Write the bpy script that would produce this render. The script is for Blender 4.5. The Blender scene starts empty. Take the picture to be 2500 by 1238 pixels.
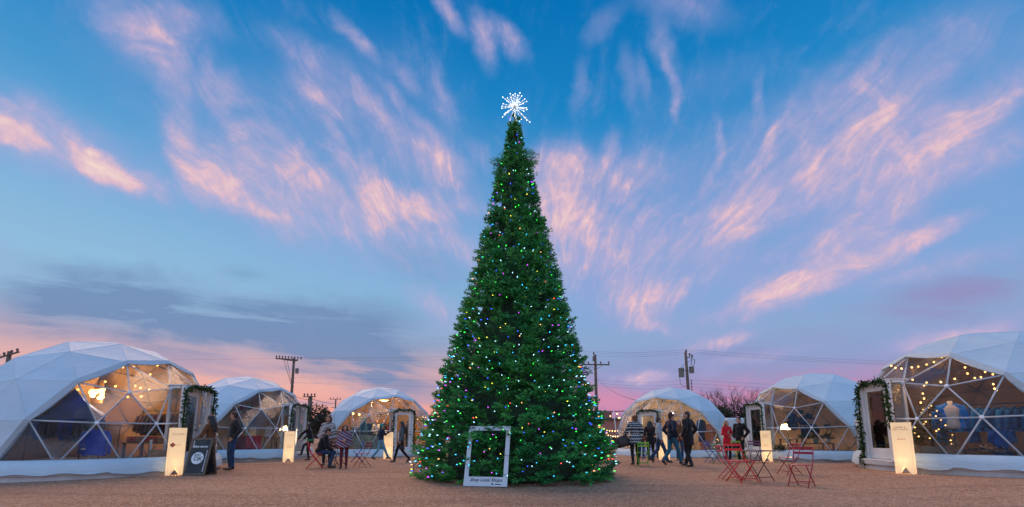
import bpy, bmesh, math, random
from math import sin, cos, pi, radians, sqrt, atan2, tan
from mathutils import Vector, Matrix, Euler

random.seed(7)
SC = bpy.context.scene
COL = SC.collection

# ------------------------------------------------------------------ camera
CAMH, FPX, PITCH, PPY = 1.10, 1077.0, radians(7.96), 910.5
cam = bpy.data.cameras.new('camera')
cam.sensor_width = 36.0
cam.lens = FPX / 2500 * 36.0
cam.shift_y = (PPY - 619.0) / 2500
cam.clip_start, cam.clip_end = 0.1, 3000
camo = bpy.data.objects.new('camera', cam)
camo.location = (0, 0, CAMH)
camo.rotation_euler = (radians(90) + PITCH, 0, 0)
COL.objects.link(camo)
SC.camera = camo


def ray(px, py):
    cx, cy = (px - 1250) / FPX, (PPY - py) / FPX
    return Vector((cx, cos(PITCH) - cy * sin(PITCH), sin(PITCH) + cy * cos(PITCH)))


def gnd(px, py, z=0.0):
    """world point on the level z seen at photo pixel px, py"""
    d = ray(px, py)
    t = (z - CAMH) / d.z
    return Vector((d.x * t, d.y * t, z))


def at(px, py, y):
    """world point at depth y seen at photo pixel px, py"""
    d = ray(px, py)
    t = y / d.y
    return Vector((d.x * t, y, CAMH + d.z * t))


# ------------------------------------------------------------------ colour
def lin(c):
    c = c / 255.0
    return c / 12.92 if c <= 0.04045 else ((c + 0.055) / 1.055) ** 2.4


def srgb(r, g, b):
    return (lin(r), lin(g), lin(b), 1.0)


# ------------------------------------------------------------------ sky
W = bpy.data.worlds.new('World')
SC.world = W
W.use_nodes = True
NT = W.node_tree
for n in list(NT.nodes):
    NT.nodes.remove(n)


def nd(t, **kw):
    n = NT.nodes.new(t)
    for k, v in kw.items():
        setattr(n, k, v)
    return n


def put(sock, v):
    if isinstance(v, bpy.types.NodeSocket):
        NT.links.new(v, sock)
    else:
        sock.default_value = v


def M(op, a, b=None, c=None, clamp=False):
    n = nd('ShaderNodeMath', operation=op, use_clamp=clamp)
    put(n.inputs[0], a)
    if b is not None:
        put(n.inputs[1], b)
    if c is not None:
        put(n.inputs[2], c)
    return n.outputs[0]


def MR(x, a, b, c, d, kind='SMOOTHSTEP'):
    n = nd('ShaderNodeMapRange', interpolation_type=kind)
    put(n.inputs[0], x)
    for i, v in enumerate((a, b, c, d)):
        put(n.inputs[i + 1], v)
    return n.outputs[0]


def XYZ(x, y, z):
    n = nd('ShaderNodeCombineXYZ')
    put(n.inputs[0], x); put(n.inputs[1], y); put(n.inputs[2], z)
    return n.outputs[0]


def VM(op, a, b=None, s=None):
    n = nd('ShaderNodeVectorMath', operation=op)
    put(n.inputs[0], a)
    if b is not None:
        put(n.inputs[1], b)
    if s is not None:
        put(n.inputs['Scale'], s)
    return n.outputs['Value'] if op in ('LENGTH', 'DOT_PRODUCT') else n.outputs[0]


def NOISE(v, scale, detail=4, rough=0.55, dist=0.0, col=False):
    n = nd('ShaderNodeTexNoise')
    put(n.inputs['Vector'], v)
    n.inputs['Scale'].default_value = scale
    n.inputs['Detail'].default_value = detail
    n.inputs['Roughness'].default_value = rough
    n.inputs['Distortion'].default_value = dist
    return n.outputs['Color' if col else 'Fac']


def RAMP(x, stops, kind='LINEAR'):
    n = nd('ShaderNodeValToRGB')
    n.color_ramp.interpolation = kind
    e = n.color_ramp.elements
    while len(e) < len(stops):
        e.new(0.5)
    for i, (p, c) in enumerate(stops):
        e[i].position = p
        e[i].color = c
    put(n.inputs[0], x)
    return n.outputs[0]


def MIX(f, a, b):
    n = nd('ShaderNodeMix', data_type='RGBA')
    put(n.inputs[0], f); put(n.inputs[6], a); put(n.inputs[7], b)
    return n.outputs[2]


def uv(px, py):
    d = ray(px, py)
    return d.x / d.y, d.z / d.y


tc = nd('ShaderNodeTexCoord')
sep = nd('ShaderNodeSeparateXYZ')
put(sep.inputs[0], tc.outputs['Generated'])
dx, dy, dz = sep.outputs
fy = M('MAXIMUM', dy, 0.12)
U = M('DIVIDE', dx, fy)
V = M('DIVIDE', dz, fy)
P = XYZ(U, V, 0.0)
front = MR(dy, 0.1, 0.4, 0.0, 1.0)
# feathered edges: the stroke space is warped by noise
wn = NOISE(P, 2.2, 2, 0.5, 0.0, True)
wp = VM('ADD', P, VM('SCALE', VM('SUBTRACT', wn, (0.5, 0.5, 0.5)), s=0.09))
wn2 = NOISE(P, 11.0, 3, 0.6, 0.0, True)
wp = VM('ADD', wp, VM('SCALE', VM('SUBTRACT', wn2, (0.5, 0.5, 0.5)), s=0.05))
wps = nd('ShaderNodeSeparateXYZ')
put(wps.inputs[0], wp)


def field(strokes):
    acc = 0.0
    for (xa, ya, xb, yb, w, I) in strokes:
        a, b = Vector(uv(xa, ya)), Vector(uv(xb, yb))
        c, dlt = (a + b) / 2, b - a
        m = nd('ShaderNodeMapping', vector_type='TEXTURE')
        put(m.inputs[0], XYZ(wps.outputs[0], wps.outputs[1], acc))   # z carries the sum so far
        ww = w / FPX * 2.05
        m.inputs['Location'].default_value = (c.x, c.y, 0)
        m.inputs['Rotation'].default_value = (0, 0, atan2(dlt.y, dlt.x))
        m.inputs['Scale'].default_value = (dlt.length / 2 * 1.1 + ww * 0.9, ww, 1e7)
        acc = M('ADD', acc, MR(VM('LENGTH', m.outputs[0]), 0.0, 1.0, I, 0.0))
    return acc


PINK = [
    # pale band on the left
    (-60, 285, 150, 370, 62, .75), (90, 345, 340, 450, 62, .66), (-60, 285, 115, 362, 26, 2.4), (200, 380, 328, 472, 26, 2.4),
    (320, 430, 430, 485, 24, .55), (0, 225, 220, 330, 46, .32),
    # upper left streamer that bends down
    (220, -40, 430, 110, 58, .42), (300, 50, 440, 190, 50, .45), (415, 150, 450, 310, 34, .42), (430, 290, 455, 420, 28, .5),
    (440, 390, 570, 500, 40, 1.0), (540, 450, 700, 545, 34, .66), (600, 510, 690, 545, 14, .5), (370, -20, 480, 75, 30, .4), (470, 10, 540, 80, 34, .26),
    (497, 120, 492, 210, 20, .26), (510, 180, 600, 240, 40, .3), (450, 200, 580, 290, 36, .2),
    # broken field in the middle left
    (440, 330, 650, 430, 62, .38), (585, 310, 665, 322, 30, .4), (600, 380, 770, 490, 60, .42), (680, 395, 840, 505, 24, .45),
    (700, 340, 690, 430, 28, .26), (815, 370, 870, 440, 36, .4), (740, 500, 1010, 565, 62, .32), (640, 520, 760, 570, 40, .3),
    # feathers left of the tree top
    (670, 75, 870, 185, 36, .38), (825, 25, 920, 165, 15, .5), (720, 175, 850, 275, 52, .42), (855, 190, 985, 340, 20, .62),
    (945, 145, 1030, 240, 16, .32), (890, 170, 1050, 330, 16, .34), (1050, 165, 1110, 330, 24, .4), (950, 320, 1110, 430, 50, .48),
    (890, 470, 1190, 530, 28, .6), (920, 505, 1110, 552, 20, .5), (1030, 340, 1130, 480, 40, .4), (1155, 340, 1195, 410, 20, .42),
    (875, 420, 940, 510, 30, .36), (1090, 590, 1170, 640, 26, .5), (985, 720, 1110, 750, 22, .55), (1040, 755, 1110, 790, 26, .4),
    # puffs above the tree
    (1055, -20, 1125, 95, 20, .7), (1160, 40, 1192, 170, 22, .7), (1205, 55, 1270, 140, 24, .6),
    # cloud right of the tree and its trail
    (1330, 395, 1420, 400, 40, .55), (1385, 415, 1350, 500, 74, .85), (1325, 500, 1420, 620, 74, .55), (1495, 310, 1478, 410, 18, .55),
    (1500, 425, 1610, 400, 46, .45), (1515, 440, 1560, 515, 26, .45), (1420, 560, 1540, 640, 60, .35), (1330, 600, 1400, 720, 50, .4),
    # vertical feathers
    (1560, -20, 1760, 25, 50, .45), (1595, 40, 1645, 180, 26, .42), (1622, 130, 1655, 225, 11, .55), (1655, 210, 1632, 290, 11, .5),
    (1525, 105, 1538, 270, 20, .36), (1562, 120, 1572, 250, 14, .36), (1415, 140, 1400, 280, 16, .32), (1500, 10, 1430, 95, 24, .32),
    (1738, 300, 1748, 410, 11, .42), (1750, 390, 1695, 500, 13, .36), (1855, 160, 1838, 320, 12, .3), (1895, 285, 1860, 400, 16, .38),
    # big bands on the right
    (1760, 550, 2240, 280, 62, .62), (2040, 490, 2540, 180, 56, .72), (1880, 320, 2080, 170, 50, .28), (2310, 350, 2450, 250, 24, .4),
    (1980, 360, 2230, 240, 80, .3), (2090, 500, 2540, 330, 44, .5), (1810, 760, 2090, 640, 36, 1.5), (2040, 665, 2390, 525, 22, 1.4),
    (1900, 640, 2300, 480, 40, .42), (1730, 600, 1860, 480, 50, .5), (1490, 745, 1610, 720, 46, 1.0), (1530, 780, 1650, 795, 16, .42),
    (1630, 730, 1700, 688, 13, .5), (1640, 838, 1870, 808, 14, 1.0), (2120, 870, 2540, 760, 30, 1.0), (2000, 720, 2540, 590, 22, .5), (1600, 880, 2050, 850, 14, .5), (1650, 800, 1840, 750, 22, .4),
    (1600, 250, 1900, 130, 50, .16), (2150, 130, 2500, 40, 90, .18), (1560, 560, 1760, 640, 70, .2),
    # wide thin veils
    (1650, 640, 2540, 240, 190, .38), (1300, 560, 1900, 380, 130, .28), (560, 500, 1180, 620, 100, .32), (640, 230, 1150, 480, 150, .16), (1850, 300, 2540, 40, 80, .2), (1800, 420, 2540, 60, 110, .22), (1560, 720, 2300, 560, 70, .22), (430, 330, 1180, 520, 150, .26), (640, 100, 1120, 330, 120, .12), (230, 40, 560, 240, 110, .18), (1330, 420, 1700, 760, 120, .2),
    # glow streaks low on the right
    (1470, 935, 1640, 905, 16, 1.1), (1500, 965, 1660, 925, 12, .35), (1700, 905, 1760, 895, 14, .3),
]
GREY = [
    (-60, 690, 520, 760, 42, .85), (240, 780, 580, 835, 46, .65), (500, 765, 920, 830, 46, 1.0), (0, 640, 560, 690, 22, .35), (600, 870, 1100, 930, 26, .45), (650, 720, 1100, 790, 30, .35), (100, 720, 900, 790, 60, .45), (700, 815, 1100, 850, 40, .6), (1480, 880, 2100, 830, 30, .4), (680, 850, 1080, 880, 34, .75),
    (860, 900, 1100, 905, 26, .5), (540, 655, 670, 668, 18, .3), (-60, 760, 240, 800, 34, .5), (950, 600, 1110, 700, 60, .25),
    (2100, 770, 2540, 660, 44, .6), (900, 955, 1090, 950, 14, .4), (1500, 1000, 1800, 930, 24, .3),
]
# fibres fan out from where the cirrus converges on the horizon
Q = VM('SUBTRACT', P, (0.03, -0.10, 0.0))
qs = nd('ShaderNodeSeparateXYZ')
put(qs.inputs[0], VM('ADD', Q, VM('SCALE', VM('SUBTRACT', wn, (0.5, 0.5, 0.5)), s=0.15)))
th = M('ARCTAN2', qs.outputs[0], M('MAXIMUM', qs.outputs[1], 0.01))
rho = M('LOGARITHM', M('MAXIMUM', VM('LENGTH', Q), 0.02), 2.718)
fib = NOISE(XYZ(M('MULTIPLY', th, 9.0), M('MULTIPLY', rho, 2.6), 0.0), 1.0, 7, 0.64, 0.22)
puff = NOISE(VM('ADD', P, VM('SCALE', wn2, s=0.06)), 6.0, 8, 0.66, 0.8)
fib2 = NOISE(XYZ(M('MULTIPLY', th, 26.0), M('MULTIPLY', rho, 7.5), 2.0), 1.0, 6, 0.62, 0.7)
tex = M('ADD', M('ADD', M('MULTIPLY', fib, 0.44), M('MULTIPLY', fib2, 0.42)), M('MULTIPLY', puff, 0.34))
tex = MR(tex, 0.28, 0.94, 0.0, 1.0, 'LINEAR')
pk = M('MULTIPLY', field(PINK), front)
pk = M('SUBTRACT', 1.0, M('EXPONENT', M('MULTIPLY', pk, -1.25)))
dens = M('MULTIPLY', pk, M('ADD', 0.16, M('MULTIPLY', tex, 1.30)))
veil = M('MULTIPLY', MR(tex, 0.45, 1.0, 0.0, 0.26), MR(dz, 0.02, 0.3, 0.0, 1.0))
dens = M('ADD', dens, veil)
gtex = NOISE(XYZ(M('MULTIPLY', U, 2.2), M('MULTIPLY', M('ADD', V, M('MULTIPLY', U, 0.10)), 13.0), 3.0), 1.3, 6, 0.64, 0.5)
gy = M('MULTIPLY', M('MULTIPLY', field(GREY), front), MR(gtex, 0.32, 0.62, 0.3, 1.35))

# clear sky by elevation
base = RAMP(MR(dz, 0.0, 1.0, 0.0, 1.0, 'LINEAR'), [
    (0.0, srgb(238, 150, 138)), (0.05, srgb(240, 165, 152)), (0.10, srgb(238, 178, 168)), (0.15, srgb(206, 172, 182)),
    (0.20, srgb(152, 170, 203)), (0.28, srgb(139, 182, 218)), (0.41, srgb(117, 172, 218)), (0.52, srgb(74, 152, 207)),
    (0.62, srgb(30, 133, 197)), (0.74, srgb(8, 114, 183)), (1.0, srgb(20, 96, 165))])
right = RAMP(MR(dz, 0.0, 1.0, 0.0, 1.0, 'LINEAR'), [
    (0.0, srgb(172, 124, 168)), (0.05, srgb(184, 136, 178)), (0.10, srgb(160, 148, 192)), (0.15, srgb(142, 160, 203)),
    (0.20, srgb(140, 168, 208)), (0.28, srgb(128, 168, 216)), (0.41, srgb(106, 160, 215)), (0.52, srgb(62, 146, 206)),
    (0.62, srgb(28, 131, 196)), (0.74, srgb(8, 114, 183)), (1.0, srgb(20, 96, 165))])
base = MIX(MR(dx, -0.12, 0.22, 0.0, 1.0), base, right)
# greenish pale sky towards the far left
base = MIX(M('MULTIPLY', MR(dx, -0.2, -0.75, 0.0, 0.5), M('MULTIPLY', MR(dz, 0.26, 0.45, 1.0, 0.0), MR(dz, 0.16, 0.24, 0.0, 1.0))), base, srgb(150, 194, 222))
streak = M('MULTIPLY', MR(gtex, 0.42, 0.62, 0.0, 0.75), M('MULTIPLY', MR(dz, 0.03, 0.07, 0.25, 1.0), MR(M('ADD', dz, MR(dx, -0.1, 0.2, 0.0, 0.07)), 0.13, 0.22, 1.0, 0.0)))
base = MIX(streak, base, MIX(MR(dx, -0.12, 0.22, 0.0, 1.0), srgb(178, 158, 184), srgb(224, 142, 172)))
skyc = MIX(M('MINIMUM', gy, 0.85), base, MIX(MR(dx, -0.1, 0.3, 0.0, 1.0), srgb(112, 140, 182), srgb(150, 138, 186)))
cc = RAMP(dens, [(0.0, srgb(146, 165, 216)), (0.30, srgb(168, 168, 214)), (0.52, srgb(196, 177, 211)), (0.74, srgb(230, 190, 202)),
                 (1.0, srgb(250, 220, 206))])
skyc = MIX(MR(dens, 0.0, 0.74, 0.0, 0.92, 'LINEAR'), skyc, cc)
# unseen sky behind the camera, made pale and bluish to cool front faces
skyc = MIX(MR(dy, 0.05, -0.5, 0.0, 0.85), skyc, MIX(MR(dz, 0.0, 0.7, 0.0, 1.0), srgb(205, 190, 205), srgb(140, 182, 225)))
# below the horizon
skyc = MIX(MR(dz, -0.02, 0.0, 1.0, 0.0), skyc, srgb(110, 80, 66))
bg = nd('ShaderNodeBackground')
put(bg.inputs[0], skyc)
put(bg.inputs[1], MR(dy, 0.05, -0.4, 1.0, 1.6))        # unseen half behind the camera boosted as front fill
wo = nd('ShaderNodeOutputWorld')
NT.links.new(bg.outputs[0], wo.inputs[0])
W.cycles.sampling_method = 'MANUAL'
W.cycles.sample_map_resolution = 256

# afterglow of the sun that has just set, ahead and to the left
sun = bpy.data.lights.new('sun', 'SUN')
sun.energy = 2.0
sun.angle = radians(48)
sun.color = (1.0, 0.58, 0.30)
suno = bpy.data.objects.new('sun', sun)
COL.objects.link(suno)
SUN_EL, SUN_AZ = radians(48), radians(-30)      # azimuth from +Y, negative to the left
sd = Vector((sin(SUN_AZ) * cos(SUN_EL), cos(SUN_AZ) * cos(SUN_EL), sin(SUN_EL)))
suno.rotation_euler = sd.to_track_quat('Z', 'Y').to_euler()

SC.view_settings.view_transform = 'Standard'
SC.view_settings.look = 'None'
SC.view_settings.exposure = 0.0
SC.view_settings.gamma = 1.0
SC.cycles.use_denoising = True
SC.cycles.max_bounces = 8
SC.cycles.transparent_max_bounces = 24
SC.cycles.sample_clamp_indirect = 3.0
SC.cycles.caustics_reflective = False
SC.cycles.caustics_refractive = False

# ------------------------------------------------------------------ helpers
def tag(o, label, cat, group=None, kind=None):
    if label:
        o['label'] = label
    if cat:
        o['category'] = cat
    if group:
        o['group'] = group
    if kind:
        o['kind'] = kind
    return o


def empty(name, loc=(0, 0, 0), rz=0.0, label=None, cat=None, group=None):
    o = bpy.data.objects.new(name, None)
    o.empty_display_size = 0.2
    o.location = loc
    o.rotation_euler = (0, 0, rz)
    COL.objects.link(o)
    return tag(o, label, cat, group)


def copy_tree(o, parent=None):
    c = o.copy()
    COL.objects.link(c)
    c.parent = parent
    for ch in o.children:
        copy_tree(ch, c)
    return c


class MB:
    """collects vertices and faces, builds them as one mesh object"""

    def __init__(s):
        s.v, s.f, s.m, s.sm = [], [], [], []
        s.T = None

    def add(s, vs, fs, mi=0, smooth=False):
        b = len(s.v)
        if s.T is not None:
            vs = [s.T @ Vector(p) for p in vs]
        s.v.extend([tuple(p) for p in vs])
        for f in fs:
            s.f.append([b + i for i in f]); s.m.append(mi); s.sm.append(smooth)
        return s

    def box(s, c, d, rot=None, mi=0, bev=0.0):
        x, y, z = d[0] / 2, d[1] / 2, d[2] / 2
        if bev > 0:
            b = min(bev, x * .9, y * .9, z * .9)
            vs = []
            for sz in (-1, 1):
                for (k, e) in ((b, 0), (0, b)):
                    zz = sz * (z - (k if True else 0))
                    zz = sz * (z - b) if k == 0 else sz * z
                    ix, iy = (x - b, y - b) if k else (x, y)
                    if k:
                        ring = [(-ix, -iy), (ix, -iy), (ix, iy), (-ix, iy)]
                    else:
                        ring = [(-ix, -iy + b), (-ix + b, -iy), (ix - b, -iy), (ix, -iy + b), (ix, iy - b), (ix - b, iy), (-ix + b, iy), (-ix, iy - b)]
                    vs.append([(p[0], p[1], zz) for p in ring])
            allv = vs[0] + vs[1] + vs[3] + vs[2]
            f = [[3, 2, 1, 0], [20, 21, 22, 23]]
            o1, o2, o3 = 4, 12, 20
            for i in range(8):
                j = (i + 1) % 8
                f.append([o1 + i, o1 + j, o2 + j, o2 + i])
            cm = {0: (0, 7), 1: (1, 2), 2: (3, 4), 3: (5, 6)}
            # side chamfers to the caps: corner k of the cap meets ring points
            seq = [(7, 0), (1, 1), (2, 1), (3, 2)]
            rc = [0, 1, 1, 2, 2, 3, 3, 0]
            rc = [0, 0, 1, 1, 2, 2, 3, 3]
            for i in range(8):
                j = (i + 1) % 8
                a, c_ = rc[i], rc[j]
                if a == c_:
                    f.append([o1 + j, o1 + i, a]); f.append([o2 + i, o2 + j, o3 + a])
                else:
                    f.append([o1 + j, o1 + i, a, c_]); f.append([o2 + i, o2 + j, o3 + c_, o3 + a])
            vs = allv
        else:
            vs = [(-x, -y, -z), (x, -y, -z), (x, y, -z), (-x, y, -z), (-x, -y, z), (x, -y, z), (x, y, z), (-x, y, z)]
            f = [[0, 3, 2, 1], [4, 5, 6, 7], [0, 1, 5, 4], [1, 2, 6, 5], [2, 3, 7, 6], [3, 0, 4, 7]]
        R = rot if rot is not None else Matrix.Identity(3)
        if isinstance(R, (int, float)):
            R = Matrix.Rotation(R, 3, 'Z')
        c = Vector(c)
        return s.add([c + R @ Vector(p) for p in vs], f, mi)

    def bar(s, a, b, w, t, up=(0, 0, 1), mi=0):
        """flat bar from a to b, w wide across, t thick along up"""
        a, b = Vector(a), Vector(b)
        z = (b - a).normalized()
        u = Vector(up)
        u = (u - z * u.dot(z))
        if u.length < 1e-5:
            u = Vector((1, 0, 0)) - z * z.x
        u.normalize()
        x = u.cross(z)
        R = Matrix((x, u, z)).transposed()
        return s.box((a + b) / 2, (w, t, (b - a).length), R, mi)

    def tube(s, a, b, r0, r1=None, n=8, mi=0, cap=True, smooth=True):
        r1 = r0 if r1 is None else r1
        return s.path([a, b], [r0, r1], n, mi, cap, smooth)

    def path(s, ps, rs, n=8, mi=0, cap=True, smooth=True):
        ps = [Vector(p) for p in ps]
        if isinstance(rs, (int, float)):
            rs = [rs] * len(ps)
        vs, fs = [], []
        prev = None
        for i, p in enumerate(ps):
            t = (ps[min(i + 1, len(ps) - 1)] - ps[max(i - 1, 0)])
            t = t.normalized() if t.length > 1e-9 else Vector((0, 0, 1))
            if prev is None:
                u = Vector((0, 0, 1)) if abs(t.z) < .9 else Vector((1, 0, 0))
            else:
                u = prev
            u = (u - t * u.dot(t)).normalized()
            prev = u
            w = t.cross(u)
            for k in range(n):
                a = 2 * pi * k / n
                vs.append(p + (u * cos(a) + w * sin(a)) * rs[i])
        for i in range(len(ps) - 1):
            for k in range(n):
                j = (k + 1) % n
                fs.append([i * n + k, i * n + j, (i + 1) * n + j, (i + 1) * n + k])
        if cap:
            fs.append([n - 1 - k for k in range(n)])
            fs.append([(len(ps) - 1) * n + k for k in range(n)])
        return s.add(vs, fs, mi, smooth)

    def ball(s, c, r, n=8, mi=0, rot=None, smooth=True):
        if isinstance(r, (int, float)):
            r = (r, r, r)
        c = Vector(c)
        m = max(3, n // 2)
        vs, fs = [], []
        for i in range(m + 1):
            th_ = pi * i / m
            if i in (0, m):
                vs.append((0, 0, cos(th_) * r[2]))
            else:
                for k in range(n):
                    a = 2 * pi * k / n
                    vs.append((sin(th_) * cos(a) * r[0], sin(th_) * sin(a) * r[1], cos(th_) * r[2]))

        def ix(i, k):
            return 0 if i == 0 else (1 + (m - 1) * n if i == m else 1 + (i - 1) * n + k % n)
        for i in range(m):
            for k in range(n):
                q = [ix(i, k), ix(i + 1, k), ix(i + 1, k + 1), ix(i, k + 1)]
                q2 = []
                for t in q:
                    if t not in q2:
                        q2.append(t)
                fs.append(q2)
        R = rot if rot is not None else Matrix.Identity(3)
        return s.add([c + R @ Vector(p) for p in vs], fs, mi, smooth)

    def lathe(s, prof, n=24, c=(0, 0, 0), mi=0, smooth=True, a0=0.0, a1=2 * pi):
        c = Vector(c)
        full = abs(a1 - a0 - 2 * pi) < 1e-6
        k_ = n if full else n + 1
        vs, fs = [], []
        for (r, z) in prof:
            for k in range(k_):
                a = a0 + (a1 - a0) * k / n
                vs.append(c + Vector((r * cos(a), r * sin(a), z)))
        for i in range(len(prof) - 1):
            for k in range(n):
                j = (k + 1) % k_
                fs.append([i * k_ + k, i * k_ + j, (i + 1) * k_ + j, (i + 1) * k_ + k])
        return s.add(vs, fs, mi, smooth)

    def prism(s, poly, d, mi=0):
        """poly: list of 3D points (planar), d: extrusion vector"""
        d = Vector(d)
        n = len(poly)
        vs = [Vector(p) for p in poly] + [Vector(p) + d for p in poly]
        fs = [list(range(n - 1, -1, -1)), list(range(n, 2 * n))]
        for i in range(n):
            j = (i + 1) % n
            fs.append([i, j, n + j, n + i])
        return s.add(vs, fs, mi)

    def build(s, name, mats, parent=None, loc=None, rz=None):
        me = bpy.data.meshes.new(name)
        me.from_pydata(s.v, [], s.f)
        mats = mats if isinstance(mats, (list, tuple)) else [mats]
        for m in mats:
            me.materials.append(m)
        me.polygons.foreach_set('material_index', s.m)
        me.polygons.foreach_set('use_smooth', s.sm)
        me.update()
        o = bpy.data.objects.new(name, me)
        COL.objects.link(o)
        if parent:
            o.parent = parent
        if loc is not None:
            o.location = loc
        if rz is not None:
            o.rotation_euler = (0, 0, rz)
        return o


# ------------------------------------------------------------------ materials
class MT:
    """a small material node builder"""

    def __init__(s, name):
        s.m = bpy.data.materials.new(name)
        s.m.use_nodes = True
        s.t = s.m.node_tree
        s.p = s.t.nodes['Principled BSDF']
        s.out = s.t.nodes['Material Output']
        s.tc = s.t.nodes.new('ShaderNodeTexCoord')

    def n(s, ty, ins=None, **kw):
        n = s.t.nodes.new(ty)
        for k, v in kw.items():
            setattr(n, k, v)
        for k, v in (ins or {}).items():
            s.put(n.inputs[k], v)
        return n

    def put(s, sock, v):
        if isinstance(v, bpy.types.NodeSocket):
            s.t.links.new(v, sock)
        else:
            sock.default_value = v

    def noise(s, scale, detail=4, rough=.55, vec=None, col=False, dist=0.0):
        n = s.n('ShaderNodeTexNoise', {'Vector': vec or s.tc.outputs['Object'], 'Scale': scale, 'Detail': detail, 'Roughness': rough, 'Distortion': dist})
        return n.outputs['Color' if col else 'Fac']

    def mapv(s, sc=(1, 1, 1), rot=(0, 0, 0), vec=None):
        n = s.n('ShaderNodeMapping', {0: vec or s.tc.outputs['Object'], 'Scale': sc, 'Rotation': rot})
        return n.outputs[0]

    def ramp(s, x, stops, kind='LINEAR'):
        n = s.n('ShaderNodeValToRGB')
        n.color_ramp.interpolation = kind
        e = n.color_ramp.elements
        while len(e) < len(stops):
            e.new(.5)
        for i, (p, c) in enumerate(stops):
            e[i].position = p
            e[i].color = tuple(c) + (1,) if len(c) == 3 else c
        s.put(n.inputs[0], x)
        return n.outputs[0]

    def mr(s, x, a, b, c, d):
        n = s.n('ShaderNodeMapRange', {0: x, 1: a, 2: b, 3: c, 4: d})
        return n.outputs[0]

    def math(s, op, a, b=0.0):
        n = s.n('ShaderNodeMath', {0: a, 1: b}, operation=op)
        return n.outputs[0]

    def mix(s, f, a, b, bt='MIX'):
        n = s.n('ShaderNodeMix', {0: f, 6: a, 7: b}, data_type='RGBA', blend_type=bt)
        return n.outputs[2]

    def bump(s, h, st=.3, dist=.02, nrm=None):
        n = s.n('ShaderNodeBump', {'Height': h, 'Strength': st, 'Distance': dist})
        if nrm is not None:
            s.put(n.inputs['Normal'], nrm)
        s.put(s.p.inputs['Normal'], n.outputs[0])
        return n.outputs[0]

    def set(s, **kw):
        names = {'col': 'Base Color', 'rough': 'Roughness', 'metal': 'Metallic', 'spec': 'Specular IOR Level', 'emit': 'Emission Color', 'es': 'Emission Strength',
                 'alpha': 'Alpha', 'trans': 'Transmission Weight', 'sheen': 'Sheen Weight', 'coat': 'Coat Weight', 'sss': 'Subsurface Weight'}
        for k, v in kw.items():
            s.put(s.p.inputs[names[k]], v)
        return s


def c4(c):
    return tuple(c) + (1.0,) if len(c) == 3 else tuple(c)


def plain(name, col, rough=.6, var=.18, scale=6., bump=0., bscale=60., metal=0., spec=.5, detail=4):
    """procedural surface: a colour broken up by noise, with fine relief"""
    t = MT(name)
    f = t.noise(scale, detail)
    lo = tuple(max(0, c * (1 - var)) for c in col[:3])
    hi = tuple(min(1, c * (1 + var)) for c in col[:3])
    t.set(col=t.ramp(f, [(.3, lo), (.7, hi)]), rough=t.mr(t.noise(scale * 3), .3, .7, max(.02, rough - .08), min(1, rough + .08)), metal=metal, spec=spec)
    if bump:
        t.bump(t.noise(bscale, 3), bump, .01)
    return t.m


def glow(name, col, strength, base=(.8, .8, .8)):
    t = MT(name)
    t.set(col=c4(base), rough=.4, emit=c4(col), es=strength)
    return t.m


def cloth(name, col, var=.2, scale=9., fold=.5):
    t = MT(name)
    f = t.noise(scale, 4)
    lo = tuple(c * (1 - var) for c in col[:3]); hi = tuple(min(1, c * (1 + var)) for c in col[:3])
    t.set(col=t.ramp(f, [(.3, lo), (.7, hi)]), rough=.88, spec=.25, sheen=.15)
    h = t.math('ADD', t.noise(14, 3, .5, t.mapv((1, 1, .45))), t.math('MULTIPLY', t.noise(220, 2), .12))
    t.bump(h, fold, .025)
    return t.m


MAT = {}


def mat_ground():
    t = MT('red gravel')
    v = t.tc.outputs['Object']
    big = t.noise(.35, 5, .6, t.mapv((.5, 1.6, 1)))
    mid = t.noise(2.2, 5, .65)
    vor = t.n('ShaderNodeTexVoronoi', {'Vector': v, 'Scale': 34.0})
    spk = t.n('ShaderNodeTexVoronoi', {'Vector': v, 'Scale': 75.0})
    track = t.noise(.9, 4, .6, t.mapv((.16, 1.5, 1), (0, 0, .12)))
    a = t.ramp(big, [(.30, (.36, .172, .090)), (.5, (.55, .292, .162)), (.72, (.68, .395, .24))])
    a = t.mix(t.mr(mid, .3, .75, 0, .55), a, c4((.47, .25, .155)))
    a = t.mix(t.mr(track, .52, .64, 0, .72), a, c4((.27, .14, .09)))
    st = t.n('ShaderNodeSeparateColor', {0: vor.outputs['Color']})
    a = t.mix(t.mr(st.outputs[0], .35, 1, 0, .8), a, c4((.25, .115, .065)))
    peb_ = t.n('ShaderNodeTexVoronoi', {'Vector': v, 'Scale': 16.0})
    s3 = t.n('ShaderNodeSeparateColor', {0: peb_.outputs['Color']})
    a = t.mix(t.mr(s3.outputs[0], .6, 1, 0, .5), a, c4((.24, .12, .075)))
    a = t.mix(t.mr(s3.outputs[1], .7, 1, 0, .5), a, c4((.74, .47, .32)))
    s2 = t.n('ShaderNodeSeparateColor', {0: spk.outputs['Color']})
    a = t.mix(t.mr(s2.outputs[1], .62, 1, 0, .9), a, c4((.78, .55, .42)))
    a = t.mix(t.mr(s2.outputs[2], .74, 1, 0, .9), a, c4((.13, .07, .05)))
    t.set(col=a, rough=.92, spec=.2)
    h = t.math('ADD', t.math('MULTIPLY', vor.outputs['Distance'], -1.0), t.math('MULTIPLY', mid, .9))
    h = t.math('ADD', h, t.math('MULTIPLY', t.noise(7, 4), 1.1))
    t.bump(h, .85, .035)
    return t.m


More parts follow.
